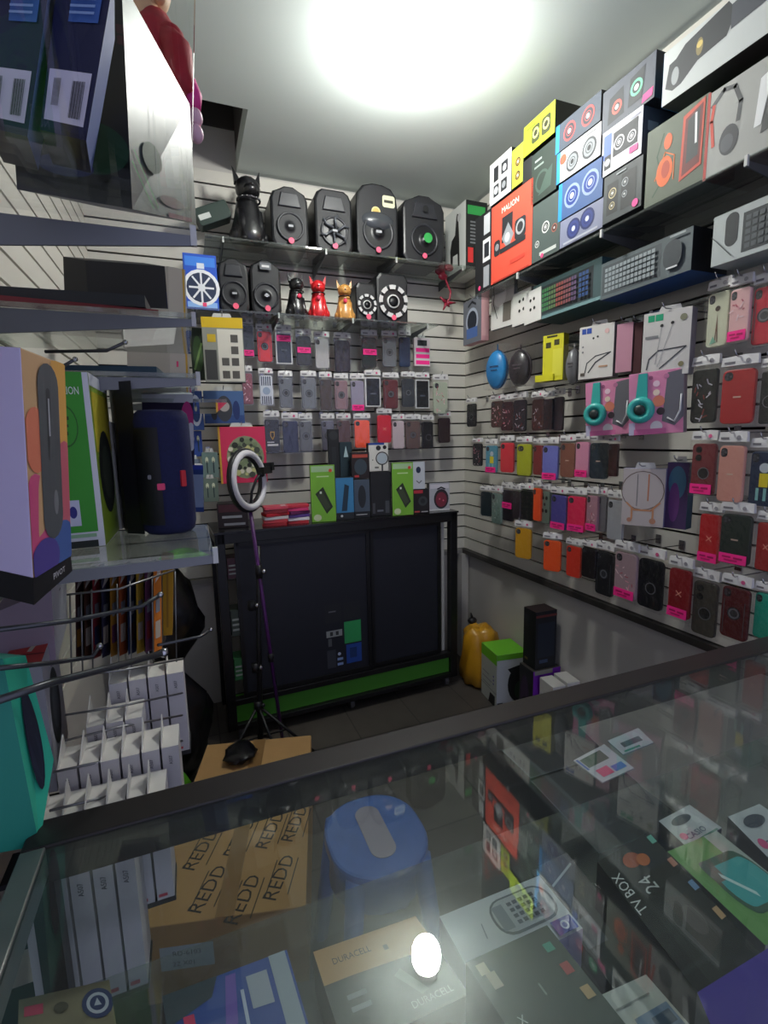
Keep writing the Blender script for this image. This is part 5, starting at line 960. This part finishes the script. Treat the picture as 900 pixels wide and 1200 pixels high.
hbox('wrapped_box', 'big black film-wrapped box with green design on top left shelf', 'box', P4((142, -25, .60), (222, 122, .80), (230, 262, .80), (155, 245, .63)), bk, '#48524e', '#101512',
     [('e', .3, .3, .14, .08, '#44583f'), ('e', .58, .10, .2, .035, '#5c4a42'), ('l', [(.05, .28), (.35, .04)], .008, '#4a9a5a'), ('l', [(.02, .22), (.28, .03)], .008, '#4a9a5a'), ('l', [(.3, 1), (.34, .5), (.36, .0)], .004, '#6a7674'), ('r', .5, 0, .9, .03, '#6a2a30')], .6, gloss=.36,
     second=(3, [('e', .7, .25, .3, .12, '#1f4a30'), ('e', .45, .15, .25, .05, '#24346a')], .5))
def navy(tl, tr, br, bl, back, label):
    q = P4(tl, tr, br, bl); e = at(*back)-q[2]
    hbox('barcode_box', label, 'box', q, e, '#1c2148', '#7a88b8', [('r', .06, .08, .90, .42, '#dcd8ec'), ('r', .30, .72, .86, .95, '#3f66b0'), ('r', .02, .0, 1, .03, '#10143a')] +
         [('r', .55+.02*k, .12, .55+.02*k+(.012 if k % 3 else .006), .36, '#24242c') for k in range(14)] + [('r', .2+.02*k, .18, .2+.02*k+.01, .36, '#3a3a44') for k in range(8)] + [('r', .34, .76+.04*k, .8, .775+.04*k, '#8aa6d8') for k in range(4)], .5, 'navy boxes with barcode labels', sides=['#1a1e3a', '#7382bc', '#0f1226', '#141838'])
navy((68, -30, .455), (134, -30, .455), (101, 165, .50), (47, 152, .50), (107, 203, .60), 'right navy box with white barcode label, top left shelf')
navy((-2, -30, .445), (60, -30, .445), (32, 160, .49), (-18, 148, .49), (45, 200, .60), 'left navy box with white barcode label, top left shelf')
# doll on the big box
c = at(196, 62, .92); M = Matrix.Translation(c); t = Thing('dressed_doll', M, 'doll in red top with pink sleeve leaning above the big black box', 'doll'); I = M.inverted()
red = mat('#a81c2c', .7, 0, 'red_cloth', noise=.15, nscale=60); skin = mat('#d8b088', .5)
def A(x, y, Z): return I @ at(x, y, Z)
mb = MB(); mb.tube([A(165, 150, .95), A(178, 95, .95), A(186, 50, .95), A(180, 25, .95)], [.07, .065, .05, .03], red, None, 14)
mb.tube([A(196, 44, .93), A(208, 60, .91), A(212, 90, .90), A(216, 112, .90)], [.022, .026, .022, .018], red, None, 12); mb.ball(A(200, 48, .93), .027, red); mb.ball(A(189, 30, .93), (.01, .01, .012), red); t.part(mb, 'red_top')
mb = MB(); mb.tube([A(222, 96, .91), A(227, 112, .91), A(228, 128, .91)], [.012, .015, .011], mat('#e23a90', .6), None, 10); t.part(mb, 'pink_sleeve')
mb = MB(); mb.tube([A(172, 48, .94), A(170, 22, .94), A(168, 0, .94)], [.028, .026, .028], skin, None, 12); mb.ball(A(168, -22, .94), (.05, .05, .06), skin); mb.ball(A(186, -6, .93), (.014, .016, .014), skin); t.part(mb, 'head')
mb = MB(); mb.tube([A(160, 17, .93), A(190, 22, .93)], .008, mat('#8a8078', .6)); t.part(mb, 'neck_strap')
for (x, y) in ((229, 138), (230, 157)):
    mb = MB(); mb.ball(A(x, y, .91), (.013, .014, .016), mat('#e2b4c4', .5)); t.part(mb, 'shoe')
# items around the second and third shelves
hbox('thin_box', 'red edged dark box standing on the second left shelf', 'box', P4((168, 308, 1.13), (193, 312, 1.13), (197, 362, 1.13), (170, 360, 1.13)), V((-.16, .01, 0)), '#b8202c', '#2a2a2c', [('r', 0, 0, 1, .4, '#1f2c50')], .6)
hbox('thin_box', 'tall white box with gold edge standing at the left wall end', 'box', P4((197, 312, 1.55), (217, 316, 1.55), (224, 480, 1.55), (200, 480, 1.55)), at(150, 478, 1.6)-at(200, 480, 1.55), '#b8b4b0', '#a8a4a2', [('r', .82, 0, .92, 1, '#c8a03a'), ('r', .35, .3, .45, .34, '#e0407a')], .15)
for k, (y, c_, lab) in enumerate([(472, '#c8c6c8', 'flat white box lowest of three on white speaker box pile'), (460, '#b0aeb0', 'flat grey box middle of three behind the blue speaker'), (448, '#c4c2c4', 'flat white box topmost of three behind the blue speaker')]):
    hbox('flat_box', lab, 'box', P4((150, y, 1.25), (222-3*k, y+1, 1.25), (222-3*k, y+10, 1.25), (150, y+9, 1.25)), at(150, y-4, 1.45)-at(150, y, 1.25), c_, '#d0ced0', (), 1, 'flat boxes behind the blue speaker')
for k, (x_, y_, z_, w_, d_, ang, c_, lab) in enumerate([(-1.88, -1.62, 1.7355, .28, .22, .12, '#8a2c2e', 'dark red flat box lying on the second left shelf'), (-1.86, -1.60, 1.6255, .26, .2, -.1, '#2c4a5c', 'slate blue flat box lying on the third left shelf'), (-1.87, -1.62, 1.758, .25, .2, -.05, '#35383a', 'charcoal flat box lying on the dark red flat box')]):
    mb = MB(); mb.box((0, 0, .011), (w_, d_, .022), mat(c_, .5)); art(mb, Matrix.Translation((-w_/2, -d_/2, .022)), w_, d_, [('r', .1, .2, .6, .5, '#9a9c9c')])
    single(mb, 'flat_box', Matrix.Translation((x_, y_, z_)) @ Matrix.Rotation(ang, 4, 'Z'), lab, 'box')
hbox('game_box', 'dark violet box with white lid behind the blue speaker', 'box', P4((166, 462, 1.12), (226, 462, 1.12), (228, 545, 1.12), (168, 545, 1.12)), at(166, 460, 1.17)-at(166, 462, 1.12), '#2a2440', '#c4c4cc', [('r', 0, .88, 1, 1, '#c8c8ce'), ('e', .88, .55, .14, .35, '#c03a80'), ('e', .95, .4, .1, .2, '#d8d8e0')], .8)
hbox('game_box', 'blue and white box right behind the blue speaker', 'box', P4((205, 545, 1.18), (238, 545, 1.18), (239, 600, 1.18), (205, 600, 1.18)), at(205, 543, 1.3)-at(205, 545, 1.18), '#28407c', '#c4c4cc', [('r', .5, .1, 1, .8, '#8a9ab8'), ('r', 0, .9, 1, 1, '#22389a')], .6)
# green box, white box, black box, blue speaker on the lower shelf
def Q(px, py): return atz(px, py, S4+.001)
fb0, fb1 = Q(66, 645), Q(124, 639); hh = at(111, 441, (fb1-CP).dot(FW)).z-S4
q = [fb0+V((0, 0, hh)), fb1+V((0, 0, hh)), fb1, fb0]; e = Q(141, 619)-fb1
hbox('speaker_box', 'green and white speaker box beside the lilac box on left shelf', 'box', q, e, '#d8dadf', '#cfd2d6', [('r', 0, .09, .88, 1, '#3a9c2a'), ('t', 'LION', .64, .895, .062, 0, '#e8ece8'), ('o', .44, .70, .12, .11, '#2a6a1c'), ('r', .34, .735, .54, .755, '#1f4a18'), ('r', .36, .695, .52, .71, '#1f4a18'), ('r', .34, .65, .5, .67, '#1f4a18'), ('r', .3, .13, .56, .28, '#c8cce0'), ('c', .42, .21, .035, '#2a2a80'), ('r', 0, .0, .86, .04, '#1c221c'), ('r', .1, .06, .84, .08, '#8fb890')], .45, gloss=.35,
     sides=['#d8dade', '#9ab83a', '#c0c0c0', '#c0c0c0'], second=(1, [('r', .05, .55, .95, .9, '#c8b830'), ('e', .5, .42, .4, .26, '#23281f'), ('e', .5, .42, .25, .17, '#3c4434'), ('r', 0, .93, 1, 1, '#e0e0e8')], .8))
hbox('speaker_box', 'white box with black oval picture behind the green box', 'box', [Q(143, 620)+V((0, 0, .215)), Q(151, 615)+V((0, 0, .205)), Q(151, 615), Q(143, 620)], (-.08, .02, 0), '#d0cec8', '#b8b6b4', [('e', .5, .5, .4, .32, '#1d1f22')], .3)
b0_, b1_ = Q(150, 625), Q(170, 626)
hbox('black_box', 'tall plain black box between green box and blue speaker', 'box', [b0_+V((0, 0, .285)), b1_+V((0, 0, .285)), b1_, b0_], (-.02, .10, 0), '#15151a', '#101014')
sp = Q(199, 627); sp.y += .045; M = Matrix.Translation(sp); t = Thing('bluetooth_speaker', M, 'upright navy blue cylinder speaker with black front panel', 'speaker')
nv = mat('#141a46', .85, 0, 'navy_fabric', noise=.2, nscale=220); H = .232; Rr = .049
mb = MB(); mb.lathe([(0, 0), (Rr*.8, .0), (Rr*.94, .006), (Rr, .02), (Rr*1.02, H*.5), (Rr, H-.02), (Rr*.94, H-.006), (Rr*.8, H), (0, H)], nv, None, 32); t.part(mb, 'fabric_body')
mb = MB(); vs = []; N = 10
cam_a = math.atan2(CP.y-sp.y, CP.x-sp.x)
for k in range(N+1):
    a = cam_a-1.25+1.1*k/N
    for z, rr in ((.02, 1.03), (H*.2, 1.055), (H*.72, 1.06), (H*.86, 1.04)): vs.append((Rr*rr*math.cos(a), Rr*rr*math.sin(a), z))
mb.add(vs, [(4*k+j, 4*k+4+j, 4*k+5+j, 4*k+1+j) for k in range(N) for j in range(3)], mat('#101116', .5), None, True); t.part(mb, 'black_panel')
for nm, da, z, w2, h2, c_ in (('red_logo_tag', .62, .105, .010, .030, '#d0303c'), ('price_sticker', -.18, .092, .013, .012, '#f04878'), ('power_button', -.55, .11, .006, .008, '#8a8a92')):
    mb = MB(); a = cam_a+da; r0 = Rr*1.065; cc = V((r0*math.cos(a), r0*math.sin(a), z)); Fq = frame(cc, (-math.sin(a), math.cos(a), 0)); mb.prism(rrect(-w2/2, -h2/2, w2/2, h2/2, .002), -.003, .001, mat(c_, .4), Fq); t.part(mb, nm)
# lilac box
e = at(-75, 400, .53)-at(24, 407, .5)
q = P4((24, 407, .5), (75, 427, .605), (83, 651, .605), (39, 678, .5))
fl = [('e', .15, .25, .3, .2, '#c84a7a'), ('e', .85, .75, .35, .3, '#d8a04a'), ('e', .9, .35, .3, .25, '#c05a6a'), ('e', .2, .6, .25, .15, '#d8785a'), ('e', .8, .08, .3, .12, '#3a5a9c'), ('e', .3, .05, .35, .10, '#4a3a8c'), ('rr', .28, .13, .78, .97, .3, '#4b4e52'), ('rr', .46, .5, .56, .85, .3, '#2c2e33'), ('r', .5, .62, .53, .8, '#a8aab0'), ('e', .6, .3, .06, .06, '#75777c')]
hbox('speaker_box', 'lilac white speaker box with rainbow side and black base, nearest at left', 'box', q, e, '#c8a074', '#b0a4d0', fl, .42, sides=['#2a2838', '#d4caf0', '#111114', '#d2c8ee'], bevel=.0015)
q2 = P4((39, 678, .5), (83, 651, .605), (85, 669, .605), (40, 709, .5))
hb = hbox('box_base', 'x', 'box', q2, e, '#101014', '#0c0c10', [('t', 'PIVOT', .62, .5, .42, 0, '#c8c8d0')], 3.6)
lil = [o for o in bpy.data.objects if o.get('label', '').startswith('lilac white')][0]
for ch in list(hb.root.children):
    off = hb.M.translation-lil.matrix_world.translation if False else None
bpy.context.view_layer.update()
for ch in list(hb.root.children):
    mwc = ch.matrix_world.copy(); ch.parent = lil; ch.matrix_parent_inverse = Matrix(); ch.matrix_basis = lil.matrix_world.inverted() @ mwc
    ch.name = 'black_base' if ch.name.startswith('box_body') else 'base_lettering'
bpy.data.objects.remove(hb.root)
# teal box and neighbours
q = P4((3, 772, .66), (30, 768, .73), (63, 890, .75), (46, 991, .70))
hbox('speaker_box', 'teal green speaker box with dark oval window at left edge', 'box', q, at(-60, 1010, .62)-at(46, 991, .70), '#3cc8a4', '#1f8474', [('e', .52, .44, .26, .34, '#23283c'), ('e', .5, .42, .2, .28, '#2c3248')], .4, sides=['#34b09c', '#34b094', '#12443c', '#24907f'])
hbox('speaker_box', 'red-topped white box behind the teal box', 'box', Z4(1.10, (22, 737), (64, 733), (48, 777), (2, 782)), (0, 0, -.26), '#c43c34', '#b8b8c4', [('p', [(.5, .3), (.62, .3), (.85, .8), (.7, .8)], '#cfc8b8'), ('r', 0, .22, 1, .25, '#7a2420')], 1.4, second=(1, [('e', .5, .45, .3, .3, '#33363c'), ('e', .5, .45, .18, .18, '#50545c')], .5))
hbox('white_box', 'tall white box with small dark marks under the lilac box', 'box', P4((60, 690, 1.0), (77, 660, 1.1), (79, 730, 1.1), (66, 778, 1.0)), at(-10, 720, .95)-at(60, 690, 1.0), '#c8c6ce', '#9c8a9c', [('l', [(.5, .8), (.7, .6)], .03, '#33333a')], .4)
# wire rack with arms
def rod(pts, r, label, grp='steel hook arms of the left wall rack'):
    P = [at(*p) for p in pts]; M = Matrix.Translation(P[0]); mb = MB(); mb.tube([p-P[0] for p in P], r, mat('#55565a', .35, .7, 'dark_steel'), None, 8); mb.ball(P[-1]-P[0], r*1.5, CHROME, None, 8, 6)
    return single(mb, 'hook_arm', M, label, 'hook', grp)
rod([(-12, 739, .60), (80, 728, .70), (165, 711, .80), (188, 697, .82)], .0035, 'upper steel hook arm crossing the stationery packs')
rod([(-12, 784, .60), (60, 777, .72), (108, 770, .78), (117, 757, .79)], .0035, 'middle short steel hook arm above the teal box')
rod([(-12, 824, .58), (60, 800, .66), (130, 782, .76), (192, 765, .84)], .0055, 'thick lower steel arm crossing in front of white boxes')
rod([(185, 756, .92), (235, 746, 1.0), (247, 738, 1.02)], .003, 'steel hook arm pointing right in front of the black bags')
rod([(53, 412, .9), (125, 411, .9), (147, 401, .9)], .003, 'upper steel hook arm between the left glass shelves')
rod([(60, 434, .85), (76, 428, .85), (88, 421, .85)], .003, 'short steel hook arm above the green speaker box')
W0 = at(78, 700, 1.0); t = Thing('wire_basket', Matrix.Translation(W0), 'steel wire basket holding stationery packs and white boxes', 'basket'); I = Matrix.Translation(-W0)
wm = mat('#8a8a8c', .35, .8, 'basket_wire')
for k, pts in enumerate([[(78, 697, .95), (140, 690, 1.0), (205, 668, 1.1)], [(76, 793, .95), (140, 786, 1.0), (215, 772, 1.1)], [(76, 838, .95), (140, 828, 1.0), (214, 812, 1.1)], [(76, 868, .92), (140, 852, .98), (214, 838, 1.08)], [(62, 905, .85), (130, 890, .92), (214, 868, 1.02)], [(58, 950, .80), (120, 935, .86), (165, 918, .92)]]):
    mb = MB(); mb.tube([I @ at(*p) for p in pts], .0022, wm, None, 6); t.part(mb, 'wire')
for x in (82, 95, 107, 137, 152, 178, 205):
    mb = MB(); f = (x-78)/130; mb.tube([I @ at(x, 697-28*f, .96+.14*f), I @ at(x+2, 795-20*f, .96+.14*f)], .0016, wm, None, 6); t.part(mb, 'wire')
# stationery packs
cols = ['#4a2a2c', '#5a3a2c', '#8a2c34', '#3c3a54', '#b07a2a', '#a8522a', '#2c3a5c', '#caa23a', '#6a3a5a', '#d87a2a']
names = ['dark maroon', 'brown', 'crimson', 'slate', 'ochre', 'rust', 'navy', 'mustard', 'plum', 'orange']
for k in range(10):
    x = 88+10.2*k; yt = 672-1.5*(k % 3)-k*.8; yb = 775-k*1.2
    q = P4((x, yt, 1.12), (x+9, yt-6, 1.16), (x+10, yb-4, 1.16), (x+1, yb, 1.12))
    hbox('stationery_pack', names[k]+' stationery pack with white peaked card, standing in wire basket', 'stationery', q, at(x+6, yt-2, 1.25)-at(x, yt, 1.12), cols[k], '#55504c', [('p', [(.1, .80), (.9, .86), (.6, 1.12), (.4, .9)], '#d8ccc4'), ('r', .15, .15, .8, .35, '#c8b8a8' if k % 2 else cols[(k+4) % 10]), ('r', .2, .45, .75, .6, '#8a8a92')], .15, 'stationery packs in the wire basket')
hbox('ruler_box', 'tall yellow box standing at the right of the wire basket', 'box', P4((189, 652, 1.2), (203, 654, 1.2), (202, 744, 1.2), (191, 745, 1.2)), (0, .06, 0), '#c8962a', '#a87a1c', [('r', .4, .1, .6, .9, '#a8782a')], .15)
# white phone boxes, stepped rows
cnt = 0
rows = [(-1.66, .985, .19, 4, -1.872, .038), (-1.75, .945, .17, 3, -1.905, .034), (-1.84, .920, .19, 6, -1.938, .034), (-1.93, .885, .20, 6, -1.950, .032), (-2.01, .855, .24, 5, -1.958, .031)]
rn = ['farthest', 'second', 'third', 'fourth', 'nearest']
for r_, (y, zt, h, n, x0, dx) in enumerate(rows):
    for k in range(n):
        M = Matrix.Translation((x0+dx*k, y, zt-h)); mb = MB(); wc = mat('#d0cdd0', .5); wt = mat('#dedbd4', .5)  # tops and flaps get a lighter white: light from above put into the colour
        mb.box((0, 0, h/2), (dx-.004, .078, h), [wc, wt, wc, wc, wc, wc])
        t = Thing('white_phone_box', M, f"small white upright box, {['first','second','third','fourth','fifth','sixth'][k]} from wall in the {rn[r_]} row of basket", 'phone box', 'white upright boxes in the left wall rack')
        t.part(mb, 'box_body')
        mb = MB(); mb.add([(-dx/2+.003, -.034, h), (-dx/2+.003, .034, h), (-dx/2+.004, .02, h+.038), (-dx/2+.001, -.034, h), (-dx/2+.001, .034, h), (-dx/2+.002, .02, h+.038)], [(0, 1, 2), (5, 4, 3), (0, 2, 5, 3), (1, 4, 5, 2)], wt); t.part(mb, 'open_flap')
        mb = MB(); art(mb, frame((-dx/2, -.0395, 0), (1, 0, 0), (0, 0, 1)), dx, h, [('r', .15, .03, .6, .06, '#c84a5a'), ('t', 'A507', .5, .86, .045, 1.57, '#3a3a44')]); t.part(mb, 'printed_front')
# rack shelves that carry the rows
t = Thing('stepped_rack', Matrix.Translation((XL+.02, -2.06, 0)), 'dark stepped rack under the white phone boxes at the left wall', 'rack')
for r_, (y, zt, h, n, x0, dx) in enumerate(rows):
    mb = MB(); zz = zt-h; xe = x0+dx*(n-.5)-XL-.02; mb.box((xe/2, y+2.06, zz-.006), (xe, .076, .010), mat('#26262a', .5)); t.part(mb, 'step')
for x in (.01,):
    mb = MB(); mb.box((x, .02, .30), (.012, .012, .60), BK); mb.box((x, .44, .40), (.012, .012, .80), BK); mb.box((x, .23, .59), (.012, .43, .012), BK); t.part(mb, 'post')
# black plastic bags and lime items beside the cabinet
def crumple(name, label, cat, c, dims, m, seed, n=20):
    rnd = random.Random(seed); mb = MB(); vs = []; fs = []; K = 9
    for k in range(K+1):
        tt = k/K; rr = math.sin(math.pi*min(max(tt, .04), .97))**.55
        for i in range(n): a = 2*math.pi*i/n; q = rr*(1+.13*math.sin(3*a+seed+k)+.10*math.sin(6*a-k*1.3)+rnd.uniform(-.07, .07)); vs.append((dims[0]*q*math.cos(a), dims[1]*q*math.sin(a), dims[2]*tt))
    for k in range(K):
        for i in range(n): j = (i+1) % n; fs.append((k*n+i, k*n+j, (k+1)*n+j, (k+1)*n+i))
    fs += [tuple(reversed(range(n))), tuple(K*n+i for i in range(n))]
    mb.add(vs, fs, m, None, True); return single(mb, name, Matrix.Translation(c), label, cat)
bg_ = mat('#0e0e12', .28, 0, 'black_bag')
a = aty(232, 800, -.95)
crumple('black_bag', 'large glossy black plastic bag on the floor left of the cabinet', 'bag', (-1.84, -.60, .0), (.15, .15, .52), bg_, 2)
crumple('black_bag', 'upper black plastic bag piled on the large one at left', 'bag', (-1.83, -.60, .525), (.13, .13, .46), bg_, 5)
a = aty(216, 664, -.60); crumple('lime_strap', 'neon lime cloth bundle lying on top of the black bags', 'cloth', (a.x, -.60, .975), (.09, .05, .07), mat('#7ad02a', .6), 4, 14)
a = atz(222, 900, .08); crumple('lime_bag', 'lime green bag on the floor between white boxes and carton', 'bag', (-1.87, -.86, .0), (.08, .07, .24), mat('#5fb02a', .5), 9, 16)
a = Matrix.Translation((0, 0, 0))
p = atz(282, 888, CH); crumple('black_cloth', 'small crumpled black bag lying on the far end of the carton', 'bag', (p.x, p.y, CH+.003), (.06, .07, .045), bg_, 11, 16)
